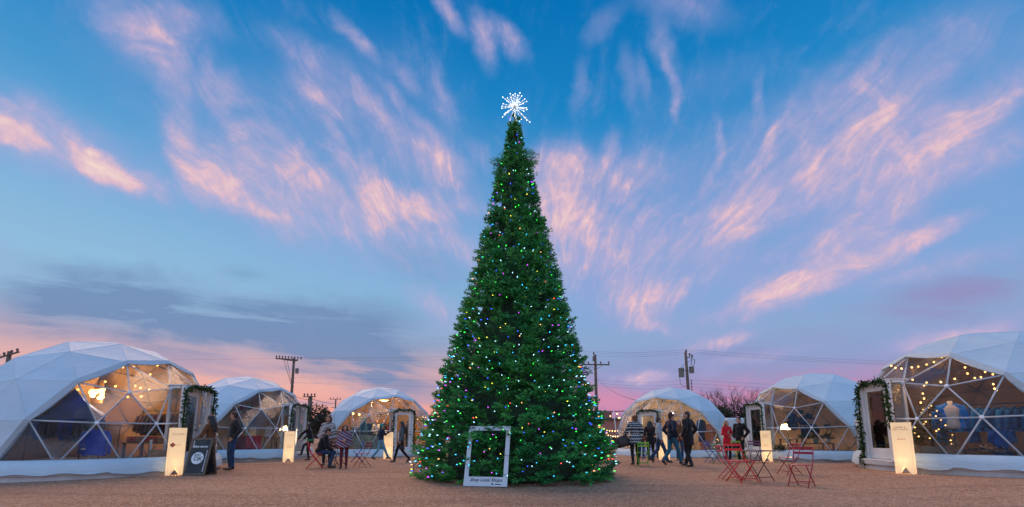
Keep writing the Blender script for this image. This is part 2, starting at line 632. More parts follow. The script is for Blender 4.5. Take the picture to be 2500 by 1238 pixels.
def mat_fabric():
    """white tent vinyl: wrinkled, a little light comes through"""
    t = MT('cool tinted tent fabric')
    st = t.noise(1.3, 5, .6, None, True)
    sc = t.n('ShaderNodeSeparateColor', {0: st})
    col = t.ramp(sc.outputs[0], [(.3, (.45, .62, .74)), (.7, (.55, .70, .81))])  # the sky's cool cast is tinted into the white
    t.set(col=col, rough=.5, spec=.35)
    w = t.noise(3.2, 4, .55, t.mapv((1.0, 1.0, 3.4), (.5, .4, 0)), False, 1.2)
    w2 = t.noise(9, 3, .6, t.mapv((.5, 2.0, 2.2), (.3, .9, .5)), False, .8)
    h = t.math('ADD', t.math('MULTIPLY', w, 1.0), t.math('MULTIPLY', w2, .35))
    b = t.bump(h, .42, .05)
    tr = t.n('ShaderNodeBsdfTranslucent', {0: c4((.66, .60, .50)), 'Normal': b})
    mx = t.n('ShaderNodeMixShader', {0: .07, 1: t.p.outputs[0], 2: tr.outputs[0]})
    t.t.links.new(mx.outputs[0], t.out.inputs[0])
    return t.m


def mat_vinyl():
    """clear crinkled vinyl"""
    t = MT('clear vinyl')
    cr = t.noise(5, 5, .6, t.mapv((1, 1, 1.0), (.4, .2, 0)), False, 1.6)
    lines = t.noise(14, 4, .65, t.mapv((.7, .7, 4.0), (.6, .5, .3)), False, 1.5)
    patch = t.mr(t.noise(.8, 2), .46, .60, .10, 1.9)
    h = t.math('ADD', t.math('MULTIPLY', cr, .6), t.math('MULTIPLY', lines, patch))
    bn = t.n('ShaderNodeBump', {'Height': h, 'Strength': .9, 'Distance': .07}).outputs[0]
    gl = t.n('ShaderNodeBsdfGlossy', {0: c4((.95, .97, 1)), 'Roughness': .06, 'Normal': bn})
    fr = t.n('ShaderNodeFresnel', {'IOR': 1.42, 'Normal': bn})
    tp = t.n('ShaderNodeBsdfTransparent', {0: c4((.88, .925, .96))})
    crease = t.math('MULTIPLY', t.mr(lines, .60, .74, 0, .42), t.math('MINIMUM', patch, 1.0))
    fac = t.math('MINIMUM', t.math('ADD', t.math('MULTIPLY', fr.outputs[0], .9), crease), .65)
    mx = t.n('ShaderNodeMixShader', {0: fac, 1: tp.outputs[0], 2: gl.outputs[0]})
    t.t.links.new(mx.outputs[0], t.out.inputs[0])
    return t.m


def mat_glass():
    t = MT('window glass')
    gl = t.n('ShaderNodeBsdfGlossy', {0: c4((1, 1, 1)), 'Roughness': .02})
    fr = t.n('ShaderNodeFresnel', {'IOR': 1.5, 'Normal': t.n('ShaderNodeBump', {'Height': t.noise(2), 'Strength': .05}).outputs[0]})
    tp = t.n('ShaderNodeBsdfTransparent', {0: c4((.9, .93, .92))})
    mx = t.n('ShaderNodeMixShader', {0: fr.outputs[0], 1: tp.outputs[0], 2: gl.outputs[0]})
    t.t.links.new(mx.outputs[0], t.out.inputs[0])
    return t.m


def mat_needles():
    t = MT('fir needles')
    g = t.n('ShaderNodeNewGeometry')
    rnd = g.outputs['Random Per Island']
    tuft = t.n('ShaderNodeAttribute', attribute_name='tuft').outputs['Fac']
    zone = t.noise(1.1, 3, .6)
    a = t.ramp(rnd, [(0, (.010, .15, .025)), (.45, (.030, .32, .050)), (.8, (.075, .46, .075)), (1, (.19, .60, .10))])
    b = t.ramp(rnd, [(0, (.006, .15, .040)), (.5, (.018, .31, .085)), (1, (.07, .54, .16))])
    t.set(col=t.mix(t.mr(zone, .42, .6, 0, 1), a, b), rough=.42, spec=.5)
    clump = t.noise(4.5, 2)
    leafc = t.mix(t.mr(clump, .40, .66, .0, .45), t.mix(t.mr(zone, .42, .6, 0, 1), a, b), c4((.008, .06, .022)))
    leafc = t.mix(t.mr(tuft, .0, .42, .70, 0), leafc, c4((.006, .05, .02)))
    t.set(col=t.mix(t.mr(tuft, .62, 1.0, 0, .62), leafc, c4((.15, .64, .15))))
    tr = t.n('ShaderNodeBsdfTranslucent', {0: c4((.04, .30, .09))})
    mx = t.n('ShaderNodeMixShader', {0: .25, 1: t.p.outputs[0], 2: tr.outputs[0]})
    t.t.links.new(mx.outputs[0], t.out.inputs[0])
    return t.m


MAT['ground'] = mat_ground()
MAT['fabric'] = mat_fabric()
MAT['vinyl'] = mat_vinyl()
MAT['glass'] = mat_glass()
MAT['needles'] = mat_needles()
MAT['white_paint'] = plain('white painted wood', (.66, .70, .72), .45, .10, 3, .15, 40)
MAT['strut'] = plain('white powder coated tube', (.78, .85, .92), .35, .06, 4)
MAT['strut_shaded'] = plain('shaded white tube', (.30, .29, .28), .5, .1, 4)  # darker copy of the white tube, interior shade put in the colour
MAT['deck'] = plain('weathered white board', (.52, .56, .60), .6, .2, 2.5, .2, 30)
MAT['added_lining'] = plain('tan tent lining', (.40, .27, .18), .85, .15, 2, .4, 6)
MAT['dark_wood'] = plain('dark stained wood', (.075, .05, .035), .6, .35, 5, .3, 50)
MAT['bark'] = plain('grey brown bark', (.085, .065, .052), .9, .35, 5, .6, 30)
MAT['pole'] = plain('weathered pole timber', (.12, .095, .075), .85, .3, 3, .4, 30)
MAT['black_metal'] = plain('black metal', (.02, .02, .022), .4, .3, 10)
MAT['grey_metal'] = plain('grey galvanised steel', (.34, .38, .40), .4, .2, 8, 0, 60, .5)
MAT['wire'] = plain('dark grey cable', (.04, .04, .05), .6, .2, 10)
MAT['leaf'] = plain('garland leaf', (.026, .062, .016), .7, .6, 25, 0, 60, 0, .2)

# ------------------------------------------------------------------ ground
def gz(x, y):
    """the yard rises a little under the large right hand dome"""
    f = max(0.0, min(1.0, (x - 6.5) / 3.5)) * max(0.0, min(1.0, (19.0 - y) / 4.0))
    return .10 * f * f * (3 - 2 * f)


g = MB()
N_ = 60
xs = [-1500, -400, -150] + [-60 + 120 * i / 120 for i in range(121)] + [150, 400, 1500]
ys = [-300, -60] + [-10 + 90 * i / 90 for i in range(91)] + [150, 400, 1500]
vs = []
for y in ys:
    for x in xs:
        near = abs(x) < 58 and -8 < y < 78
        vs.append((x, y, (.012 * sin(x * .9 + y * .4) + .01 * sin(y * 1.3 - x * .5)) - .012 + gz(x, y) if near else -.012))
nx = len(xs)
g.add(vs, [[j * nx + i, j * nx + i + 1, (j + 1) * nx + i + 1, (j + 1) * nx + i] for j in range(len(ys) - 1) for i in range(nx - 1)], 0, True)
tag(g.build('ground', MAT['ground']), None, None, None, 'structure')

# loose stones in the near ground
rg = random.Random(5)
peb = MB()
for i in range(4200):
    y = 6.2 + 9 * rg.random() ** 1.7
    x = (rg.random() * 2 - 1) * (y * 1.25)
    r = .005 + .007 * rg.random() ** 2
    a = rg.random() * 6.28
    q = [(r * 1.3 * cos(a + k * pi / 2) * (.7 + .5 * rg.random()), r * sin(a + k * pi / 2) * (.7 + .5 * rg.random()), r * .2) for k in range(4)]
    vs = [(x + p[0], y + p[1], p[2]) for p in q] + [(x, y, r * .9), (x, y, -r)]
    vs = [(p[0], p[1], p[2] + gz(x, y)) for p in vs]
    peb.add(vs, [[0, 1, 4], [1, 2, 4], [2, 3, 4], [3, 0, 4], [1, 0, 5], [2, 1, 5], [3, 2, 5], [0, 3, 5]], rg.randrange(3))
tag(peb.build('gravel', [plain('tan stone', (.50, .31, .22), .9), plain('red stone', (.33, .16, .10), .9), plain('pale stone', (.62, .46, .36), .9)]),
    'loose pale and red gravel scattered over the bare ground', 'gravel', None, 'stuff')

# ------------------------------------------------------------------ Christmas tree
TREE = Vector((.08, 12.1, 0))
PROF = [(0.0, 2.56), (.25, 2.70), (.7, 2.55), (1.78, 2.18), (4.07, 1.46), (6.5, .87), (8.0, .58), (8.75, .46), (8.95, .36), (9.3, .27), (10.2, .15), (10.65, .09)]


def tree_r(z):
    for (z0, r0), (z1, r1) in zip(PROF, PROF[1:]):
        if z <= z1:
            return r0 + (r1 - r0) * (z - z0) / (z1 - z0)
    return .03


tr = empty('christmas_tree', TREE, 0, 'tall lit artificial Christmas tree standing in the middle of the gravel yard', 'christmas tree')
m = MB()
m.path([(0, 0, 0), (0, 0, 5), (0, 0, 10.6)], [.14, .09, .02], 10)
m.build('trunk', MAT['bark'], tr)
rt = random.Random(11)
# added dark cone behind the tips: blocks see-through, paints the gaps' shade
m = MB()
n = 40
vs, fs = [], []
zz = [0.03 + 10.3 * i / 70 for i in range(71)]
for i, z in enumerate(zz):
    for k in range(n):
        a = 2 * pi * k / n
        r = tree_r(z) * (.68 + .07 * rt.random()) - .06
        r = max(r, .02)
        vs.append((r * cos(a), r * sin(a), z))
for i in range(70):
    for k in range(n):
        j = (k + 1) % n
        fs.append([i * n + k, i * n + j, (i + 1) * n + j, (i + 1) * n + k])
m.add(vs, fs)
m.build('dark_core', plain('dark gap backing', (.012, .045, .02), .9, .6, 14, .8, 25), tr)
# needle sprays
m = MB()


tufts = []


def sprig(base, d, L, fat):
    """one branch tip: a stem with side twigs, all set with needles"""
    tone, n0 = rt.random(), len(m.f)
    d = d.normalized()
    side = d.cross(Vector((0, 0, 1)))
    side = side.normalized() if side.length > .01 else Vector((1, 0, 0))
    up = side.cross(d)
    twigs = [(base, d, L)]
    for k in range(3):
        s_ = -1 if k % 2 else 1
        p = base + d * (L * (.25 + .22 * k))
        dd = (d * .75 + side * s_ * (.5 + .3 * rt.random()) + up * (rt.random() - .4) * .5).normalized()
        twigs.append((p, dd, L * (.5 - .07 * k)))
    for (p, dd, l) in twigs:
        sd_ = dd.cross(Vector((rt.random() - .5, rt.random() - .5, 1.1))).normalized()
        u2 = sd_.cross(dd)
        nn = max(4, int(l / .034))
        for q in range(nn):
            t = (q + .5) / nn
            b_ = p + dd * (l * t)
            for s_ in (-1, 1):
                a = rt.random() * 2.2 - 1.1
                nd_ = (dd * .62 + (sd_ * cos(a) + u2 * sin(a)) * s_ * .8).normalized()
                ln = (.078 + .036 * rt.random()) * (1.05 - .45 * t)
                wv = nd_.cross(Vector((rt.random() - .5, rt.random() - .5, rt.random() - .5))).normalized() * fat
                e = b_ + nd_ * ln
                m.add([b_ - wv, b_ + wv, e + wv * .35, e - wv * .35], [[0, 1, 2, 3]])
    tufts.extend([tone] * (len(m.f) - n0))


area = [0]
zs_ = [i * .05 for i in range(212)]
for z in zs_:
    area.append(area[-1] + tree_r(z) + .02)
import bisect
for i in range(2900):
    q = rt.random() * area[-1]
    z = zs_[min(len(zs_) - 1, bisect.bisect(area, q) - 1)] + rt.random() * .05
    a = rt.random() * 2 * pi
    r = tree_r(z)
    L = (.30 + .30 * rt.random()) * min(1.0, .22 + r * .8)
    if z < .6:
        L *= .78
    clump = .5 + .5 * sin(a * 11 + z * 2.1 + 2 * sin(z * 4.3 + a * 5)) * sin(z * 7.1 + a * 3)
    rb = r * (.70 + .24 * clump) + .05 * (rt.random() - .5) - .02
    rb = max(.0, min(rb, r - L * .55))
    if z < 1.45 and -1.25 < (r + .2) * cos(a) + TREE.x < .1 and sin(a) < 0:
        rb -= .17                       # pressed in where the frame leans
    if .78 < r and rt.random() < .05:
        rb += .08
    b_ = Vector((rb * cos(a), rb * sin(a), max(.05, z - .05)))
    el = .30 + .75 * (rt.random() - .45)
    if z < .3:
        el = abs(el) * .5
    aa = a + (rt.random() - .5) * .9
    d = Vector((cos(aa) * cos(el), sin(aa) * cos(el), sin(el)))
    sprig(b_, d, L, .0150)
# the ragged ring where the slim top section begins
for i in range(46):
    a = rt.random() * 2 * pi
    z = 8.55 + .55 * rt.random()
    el = .05 + .6 * rt.random()
    sprig(Vector((.2 * cos(a), .2 * sin(a), z)), Vector((cos(a) * cos(el), sin(a) * cos(el), sin(el))), .40 + .18 * rt.random(), .009)
fol = m.build('needles', MAT['needles'], tr)
fol.data.attributes.new('tuft', 'FLOAT', 'FACE').data.foreach_set('value', tufts)

# light strings on the tree
BULB = {
    'cyan': ((.02, .55, 1.0), 24), 'white': ((.40, .80, 1.0), 24), 'green': ((.02, 1.0, .06), 24), 'blue': ((.01, .08, 1.0), 24),
    'yellow': ((.85, .80, .05), 9), 'red': ((1.0, .06, .04), 7), 'violet': ((.60, .05, .9), 12), 'amber': ((1.0, .45, .15), 5)}
bm_ = {k: glow(k + ' bulb', v[0], 2.3, (.3, .3, .3)) for k, v in BULB.items()}
pool = [k for k, v in BULB.items() for _ in range(v[1])]
fl = empty('fairy_lights', TREE, 0, 'strings of small multicoloured bulbs wound over the whole big tree', 'string lights')
spots = []
turns = 0.0
z = .12
a = 0.0
while z < 10.35:
    r = tree_r(z)
    a += .225 / max(r, .12)
    z += .225 / max(r, .12) / (2 * pi) * .32
    rr = r + .02 + .12 * (rt.random() - .5)
    if z < 1.45 and -1.25 < r * cos(a) < .1 and sin(a) < 0:
        rr -= .12
    spots.append((a + .35 * (rt.random() - .5) / max(r, .4), z + .42 * (rt.random() - .5), rr, rt.choice(pool)))


def bulb_mb(mb, p, mi):
    o = Vector((p.x, p.y, 0)).normalized()
    ax = (o + Vector((0, 0, .6 * (rt.random() - .3)))).normalized()
    mb.path([p - ax * .022, p - ax * .008, p + ax * .014, p + ax * .030], [.007, .0118, .0098, .003], 7, mi)


front_, rest = [], []
for (a, z, r, k) in spots:
    p = Vector((r * cos(a), r * sin(a), max(.06, z)))
    (front_ if (sin(a) < -.35 and z < 5.4) else rest).append((p, k))
rt.shuffle(front_)
rest += front_[100:]
for (p, k) in front_[:100]:
    b = MB()
    bulb_mb(b, p, 0)
    b.build('bulb', bm_[k], fl)
keys_ = list(bm_)
b = MB()
for (p, k) in rest:
    bulb_mb(b, p, keys_.index(k))
tag(b.build('more_bulbs', [bm_[k] for k in keys_], fl), None, None, None, 'stuff')
b = MB()
pts_ = [Vector(((r - .05) * cos(a), (r - .05) * sin(a), max(.05, z))) for (a, z, r, k) in spots]
b.path(pts_, .006, 4, 0, False)
b.build('cable', plain('green cable', (.01, .04, .015), .6), fl)

# starburst on the tip
st = empty('star_topper', TREE + Vector((0, 0, 10.92)), 0, 'white starburst of rays with lit bulbs on the tip of the big tree', 'tree star')
m = MB()
m.ball((0, 0, 0), .06, 10)
m.path([(0, 0, -.45), (0, 0, 0)], .018, 8)
m.build('core', MAT['grey_metal'], st)
MAT['ray'] = glow('faintly glowing metal wire', (.75, .85, 1.0), .55, (.6, .65, .7))  # metal rays given a faint glow of their own
wht = glow('white star bulb', (.90, .95, 1.0), 3.2)
k_ = 0
NR = 38
for i in range(NR):
    zf = 1 - 2 * (i + .5) / NR
    zf = max(-1, min(1, zf))
    a = i * 2.39996
    d = Vector((sqrt(1 - zf * zf) * cos(a), sqrt(1 - zf * zf) * sin(a), zf))
    L = .33 + .12 * rt.random()
    if zf < -.55:
        d = Vector((d.x * 1.1, d.y * 1.1, d.z)).normalized()
        L = .44 + .18 * rt.random()
    m = MB()
    m.path([d * .05, d * L], .0075, 5)
    ry = m.build('ray', MAT['ray'], st)
    for f in ((.22, .45, .72, 1.0) if i % 2 else (.30, .56, .80, 1.0)):
        bb = MB()
        bb.ball(d * (L * f), (.0140 if f > .9 else .0105), 6)
        bb.build('bulb', wht, ry)

# ------------------------------------------------------------------ geodesic dome shops
RD, ZC = 3.0, 0.86          # sphere radius, height of its centre above the yard


def geodesic(nu):
    t = math.atan(.5)
    vv = [(0, 0, 1)] + [(cos(t) * cos(2 * pi * k / 5), cos(t) * sin(2 * pi * k / 5), sin(t)) for k in range(5)]
    vv += [(cos(t) * cos(2 * pi * k / 5 + pi / 5), cos(t) * sin(2 * pi * k / 5 + pi / 5), -sin(t)) for k in range(5)] + [(0, 0, -1)]
    vv = [Vector(p) for p in vv]
    F = []
    for k in range(5):
        a, b = 1 + k, 1 + (k + 1) % 5
        c, d = 6 + k, 6 + (k + 1) % 5
        F += [(0, a, b), (a, c, b), (b, c, d), (11, d, c)]
    pts, idx, tris = [], {}, []

    def ad(p):
        p = p.normalized()
        k = (round(p.x, 5), round(p.y, 5), round(p.z, 5))
        if k not in idx:
            idx[k] = len(pts)
            pts.append(p)
        return idx[k]
    for f in F:
        A, B, C_ = [vv[i] for i in f]
        gg = {}
        for i in range(nu + 1):
            for j in range(nu + 1 - i):
                gg[i, j] = ad(A + (B - A) * (i / nu) + (C_ - A) * (j / nu))
        for i in range(nu):
            for j in range(nu - i):
                tris.append((gg[i, j], gg[i + 1, j], gg[i, j + 1]))
                if i + j < nu - 1:
                    tris.append((gg[i + 1, j], gg[i + 1, j + 1], gg[i, j + 1]))
    return pts, tris


gp, gt = geodesic(3)
rot36 = Matrix.Rotation(radians(36), 3, 'Z')
gp = [rot36 @ p for p in gp]
clat = [math.degrees(math.acos(max(-1, min(1, p.z)))) for p in gp]
azim = [math.degrees(atan2(p.y, p.x)) for p in gp]
gt = [t for t in gt if all(clat[i] < 102 for i in t)]


def in_open(i):
    c, a = clat[i], abs(azim[i])
    lim = 1 if c < 38 else 37 if c < 45 else 59.5 if c < 65 else 73 if c < 90 else 85
    return c > 30 and a <= lim


opn = [t for t in gt if all(in_open(i) for i in t)]
shut = [t for t in gt if t not in opn]


def ek(a, b):
    return (min(a, b), max(a, b))


hub0 = min(range(len(gp)), key=lambda i: abs(clat[i] - 79.2) + abs(azim[i]))     # the hub the door replaces
edges_open = sorted({ek(t[i], t[(i + 1) % 3]) for t in opn for i in range(3)})
edges_all = sorted({ek(t[i], t[(i + 1) % 3]) for t in gt for i in range(3)})
edges_rest = [e for e in edges_all if e not in edges_open]
cnt = {}
for t in opn:
    for i in range(3):
        cnt[ek(t[i], t[(i + 1) % 3])] = cnt.get(ek(t[i], t[(i + 1) % 3]), 0) + 1
C0 = Vector((0, 0, ZC))
hem_edges = [e for e in edges_open if cnt[e] == 1 and not (clat[e[0]] > 98 and clat[e[1]] > 98)]


def S(i, r=RD):
    return C0 + gp[i] * r


def make_dome():
    root = empty('geodesic_dome', (0, 0, 0))
    rd = random.Random(3)
    # white cover
    m = MB()
    NS = 6
    for t in shut:
        A, B, C_ = [S(i, RD + .062) for i in t]
        nrm = (B - A).cross(C_ - A).normalized()
        vs, ix, fs = [], {}, []
        for i in range(NS + 1):
            for j in range(NS + 1 - i):
                k = NS - i - j
                p = (A * k + B * i + C_ * j) / NS
                inn = min(i, j, k) > 0
                if inn:
                    p = p + nrm * (-.012 + .016 * (rd.random() - .5))
                ix[i, j] = len(vs)
                vs.append(p)
        for i in range(NS):
            for j in range(NS - i):
                fs.append([ix[i, j], ix[i + 1, j], ix[i, j + 1]])
                if i + j < NS - 1:
                    fs.append([ix[i + 1, j], ix[i + 1, j + 1], ix[i, j + 1]])
        m.add(vs, fs, 0, True)
    for e in sorted({ek(t[i], t[(i + 1) % 3]) for t in shut for i in range(3)}):
        m.path([S(e[0], RD + .060), S(e[1], RD + .060)], .007, 5, 0, False)      # welded seams over the tubes
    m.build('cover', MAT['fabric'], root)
    # tan lining seen from inside: invented layer, its colour carries the amber dimness
    m = MB()
    for t in shut:
        m.add([S(i, RD + .026) for i in t], [[2, 1, 0]])
    m.build('added_lining', MAT['added_lining'], root)
    # doubled hem along the opening
    m = MB()
    for (a, b) in hem_edges:
        pa, pb = S(a, RD + .066), S(b, RD + .066)
        mid = (pa + pb) / 2
        # the cloth edge sags a little into the opening
        inw = (C0 + (S(0 if False else a) - S(a))) * 0
        cen = Vector((.9 * RD, 0, ZC + .25 * RD))
        w = (cen - mid)
        w = (w - (pb - pa).normalized() * w.dot((pb - pa).normalized())).normalized()
        n_ = 6
        vs, fs = [], []
        for i in range(n_ + 1):
            t_ = i / n_
            p = pa.lerp(pb, t_)
            wd = .05 + .05 * sin(pi * t_) + .01 * rd.random()
            out = (p - C0).normalized()
            vs += [p - w * .05 + out * .004, p + w * wd + out * .012, p + w * wd - out * .01, p - w * .05 - out * .016]
        for i in range(n_):
            for q in range(4):
                r_ = (q + 1) % 4
                fs.append([i * 4 + q, i * 4 + r_, i * 4 + 4 + r_, i * 4 + 4 + q])
        fs += [[3, 2, 1, 0], [n_ * 4, n_ * 4 + 1, n_ * 4 + 2, n_ * 4 + 3]]
        m.add(vs, fs, 0, False)
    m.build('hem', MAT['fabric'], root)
    # clear window
    m = MB()
    for t in opn:
        if hub0 in t:
            continue
        m.add([S(i, RD + .032) for i in t], [[0, 1, 2]])
    m.build('window', MAT['vinyl'], root)
    # tube frame
    lst = edges_open + edges_rest
    lst.sort(key=lambda e: 0 if e in edges_open else 1)
    for (a, b) in lst[:100]:
        m = MB()
        pa, pb = S(a), S(b)
        if hub0 in (a, b) or (max(abs(pa.y), abs(pb.y)) < .7 and max(pa.z, pb.z) < .6 and pa.x > 2):
            o_ = pb if a == hub0 else pa
            if hub0 not in (a, b) or abs(clat[b if a == hub0 else a] - 80) > 3:
                continue                            # nothing crosses the doorway
            h_ = S(hub0)
            t_ = (abs(o_.y) - .56) / abs(o_.y)      # cut at the door jamb
            pa, pb = o_, o_.lerp(h_, t_)
        d = (pb - pa).normalized() * .02
        m.tube(pa + d, pb - d, .020, None, 6)
        m.build('strut', MAT['strut' if (a, b) in edges_open else 'strut_shaded'], root)
    for i in sorted({i for e in edges_open for i in e} - {hub0}):
        m = MB()
        nrm_ = gp[i]
        R_h = Vector((0, 0, 1)).rotation_difference(nrm_).to_matrix()
        m.ball(S(i, RD + .018), (.052, .052, .018), 10, 0, R_h)
        m.build('hub', MAT['strut'], root)
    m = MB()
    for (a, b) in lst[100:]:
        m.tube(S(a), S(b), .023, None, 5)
    tag(m.build('rear_struts', MAT['strut_shaded'], root), None, None, None, 'stuff')
    # deck under the dome
    m = MB()
    m.lathe([(0, .235), (3.06, .235), (3.06, .10), (3.0, .10), (3.0, -.35), (0, -.35)], 40, smooth=False)
    m.build('platform', MAT['deck'], root)
    # cloth skirt round the foot
    m = MB()
    rs = random.Random(9)
    a0, a1 = radians(14), radians(346)
    n_ = 190
    prof = [(2.965, .47), (3.0, .45), (3.075, .40), (3.11, .30), (3.13, .20), (3.14, .135)]
    vs, fs = [], []
    ph = [rs.random() * 6 for _ in range(8)]
    for k in range(n_ + 1):
        a = a0 + (a1 - a0) * k / n_
        wv = sin(a * 17 + ph[0]) * .5 + sin(a * 41 + ph[1]) * .3 + sin(a * 7 + ph[2]) * .5
        for i, (r, z) in enumerate(prof):
            f = i / (len(prof) - 1)
            vs.append((((r + .022 * wv * f) * cos(a)), ((r + .022 * wv * f) * sin(a)), z + .022 * f * sin(a * 23 + ph[3]) - (.05 * f if int(a / .62) % 3 == 0 else 0)))
    q = len(prof)
    for k in range(n_):
        for i in range(q - 1):
            fs.append([k * q + i, k * q + i + 1, (k + 1) * q + i + 1, (k + 1) * q + i])
    m.add(vs, fs, 0, True)
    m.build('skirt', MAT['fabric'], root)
    return root


DZ = {}


def make_porch(root, swing=0.0):
    """door frame that stands out of the window on the +X side"""
    X, HW, ZT, Z0 = 2.86, .58, 2.50, .245
    m = MB()
    for s_ in (-1, 1):
        m.box((X, s_ * (HW - .055), (ZT + Z0) / 2), (.13, .11, ZT - Z0), None, 0, .008)
        m.box((X - .40, s_ * (HW - .04), (ZT + Z0) / 2), (.07, .07, ZT - Z0))
        m.box((X - .235, s_ * (HW - .04), ZT - .04), (.26, .06, .07))
    m.box((X, 0, ZT - .06), (.125, 2 * HW - .222, .12), None, 0, .008)
    m.box((X - .235, 0, ZT + .018), (.58, 2 * HW + .04, .03))
    m.box((X + .02, 0, Z0 - .02), (.30, 2 * HW + .06, .055), None, 0, .006)
    f = m.build('door_frame', MAT['white_paint'], root)
    for s_ in (-1, 1):
        m = MB()
        m.box((X - .235, s_ * (HW - .03), (ZT + Z0) / 2), (.255, .008, ZT - Z0 - .16))
        m.build('side_panel', MAT['vinyl'], f)
    # door leaf, hinged on the -Y jamb
    W_, H_ = 2 * HW - .226, ZT - .125 - Z0 - .03
    d = empty('door', (X - .02, -W_ / 2, Z0 + .025), -swing)
    d.rotation_euler = (0, 0, swing)
    d.parent = root
    m = MB()
    m.box((0, .065, H_ / 2), (.045, .13, H_), None, 0, .006)
    m.box((0, W_ - .065, H_ / 2), (.045, .13, H_), None, 0, .006)
    m.box((0, W_ / 2, .15), (.044, W_ - .262, .30), None, 0, .006)
    m.box((0, W_ / 2, H_ - .075), (.044, W_ - .262, .15), None, 0, .006)
    leaf = m.build('leaf', MAT['white_paint'], d)
    m = MB()
    m.box((0, W_ / 2, (H_ + .15) / 2), (.012, W_ - .26, H_ - .45))
    m.build('glass', MAT['glass'], d)
    m = MB()
    m.tube((.02, W_ - .06, .95), (.07, W_ - .06, .95), .02, None, 8)
    m.box((.075, W_ - .10, .95), (.02, .12, .022), None, 0, .006)
    m.box((.026, W_ - .06, 1.10), (.012, .05, .05), None, 0, .004)
    m.build('handle', MAT['black_metal'], d)


def garland_mb(path, rnd, thick=.075, dens=150, droop=.10):
    m = MB()
    ps = [Vector(p) for p in path]
    for a, b in zip(ps, ps[1:]):
        L = (b - a).length
        for i in range(int(L * dens)):
            t = rnd.random()
            c = a.lerp(b, t)
            bulk = thick * (.6 + .7 * abs(sin(c.y * 5 + c.z * 4.3)))
            d = Vector((rnd.gauss(0, 1) * .7 + .5, rnd.gauss(0, 1), rnd.gauss(0, 1) - droop * 4)).normalized()
            o = c + Vector((rnd.gauss(0, 1), rnd.gauss(0, 1), rnd.gauss(0, 1))) * bulk * .42
            ln = .07 + .08 * rnd.random()
            u = d.cross(Vector((rnd.gauss(0, 1), rnd.gauss(0, 1), rnd.gauss(0, 1)))).normalized()
            w = .014 + .012 * rnd.random()
            m.add([o, o + d * ln * .45 + u * w, o + d * ln, o + d * ln * .45 - u * w], [[0, 1, 2, 3]])
    m.path(ps, .022, 6)
    return m


# root x, y, bearing of the door, height offset, door swing
DOMES = [(-12.41, 13.45, -1.5, .02, 18), (-12.94, 21.47, -10.2, .0, 22), (-7.54, 25.43, -50.0, -.10, 0),
         (9.03, 25.19, -133.3, -.14, 0), (13.83, 20.26, -174.6, .0, 0), (13.56, 12.72, 174.6, .14, 0)]
DLAB = ['white fabric dome lit by a globe chandelier, behind the chalkboard sign on the left',
        'white fabric dome showing a red covered table inside, behind the man in jeans',
        'white fabric dome with amber lit ceiling and teal shelves, just left of the big tree',
        'white fabric dome with a bright white lamp, behind the group of standing people',
        'white fabric dome holding a stand of dark hats, near the red coated woman',
        'large white fabric dome with denim jackets and dotted bulbs inside, at the right edge']
dome0 = make_dome()
domes = []
for i, (x, y, az_, dz_, sw) in enumerate(DOMES):
    d = dome0 if i == 0 else copy_tree(dome0)
    domes.append(d)
domes.append(copy_tree(dome0))
for i, (x, y, az_, dz_, sw) in enumerate(DOMES):
    d = domes[i]
    d.location = (x, y, dz_)
    d.rotation_euler = (0, 0, radians(az_))
    tag(d, DLAB[i], 'dome tent', 'geodesic dome shops around the yard')
    make_porch(d, radians(sw))
d = domes[6]
d.location = (19.6, 27.5, .35)
d.rotation_euler = (0, 0, radians(100))
tag(d, 'pale dome whose top alone shows behind the dome with the hats', 'dome tent', 'geodesic dome shops around the yard')


def dl(i, p):
    """local point of dome i to world"""
    x, y, az_, dz_, sw = DOMES[i]
    a = radians(az_)
    return Vector((x + p[0] * cos(a) - p[1] * sin(a), y + p[0] * sin(a) + p[1] * cos(a), p[2] + dz_))


GLAB = ['leafy garland over the open door beside the woman in brown', 'dark thin garland over the open door beside the person in black',
        'green garland framing the closed door behind the woman in the grey jacket', 'green garland on the lit door behind the zigzag sweater',
        'thin garland on the door right of the man in black with the red coated woman', 'thick green garland trailing down to the ground beside the large right dome door']
for i in range(6):
    rg_ = random.Random(40 + i)
    x, y, az_, dz_, sw = DOMES[i]
    X, HW, ZT = 2.95, .60, 2.47
    # the side nearer the camera hangs shorter on some doors
    zl = [1.25, .35, .30, .40, .4, .06][i]
    zr = [1.55, 1.2, .35, 1.4, 1.3, 1.25][i]
    near = -1
    pth = [(X, -HW, zl), (X, -HW, 1.4 if zl < 1.3 else 1.6), (X, -HW + .02, 2.35), (X, -HW * .5, ZT + .04), (X, 0, ZT + .0), (X, HW * .6, ZT + .03), (X, HW, 2.4), (X, HW, (2.4 + zr) / 2), (X, HW, zr)]
    if i in (4, 5):
        pth = [(X, -p[1], p[2]) for p in pth]
        # on the right hand domes the far jamb (+Y local is nearer the camera)
    if i == 5:
        pth = [(p[0], -p[1], p[2]) for p in pth]
    th_ = [.075, .055, .065, .07, .045, .095][i]
    gm = garland_mb(pth, rg_, th_, [185, 120, 140, 140, 95, 215][i])
    o = gm.build('garland', MAT['leaf'], None, (x, y, dz_), radians(az_))
    tag(o, GLAB[i], 'garland', 'garlands over the dome doors')

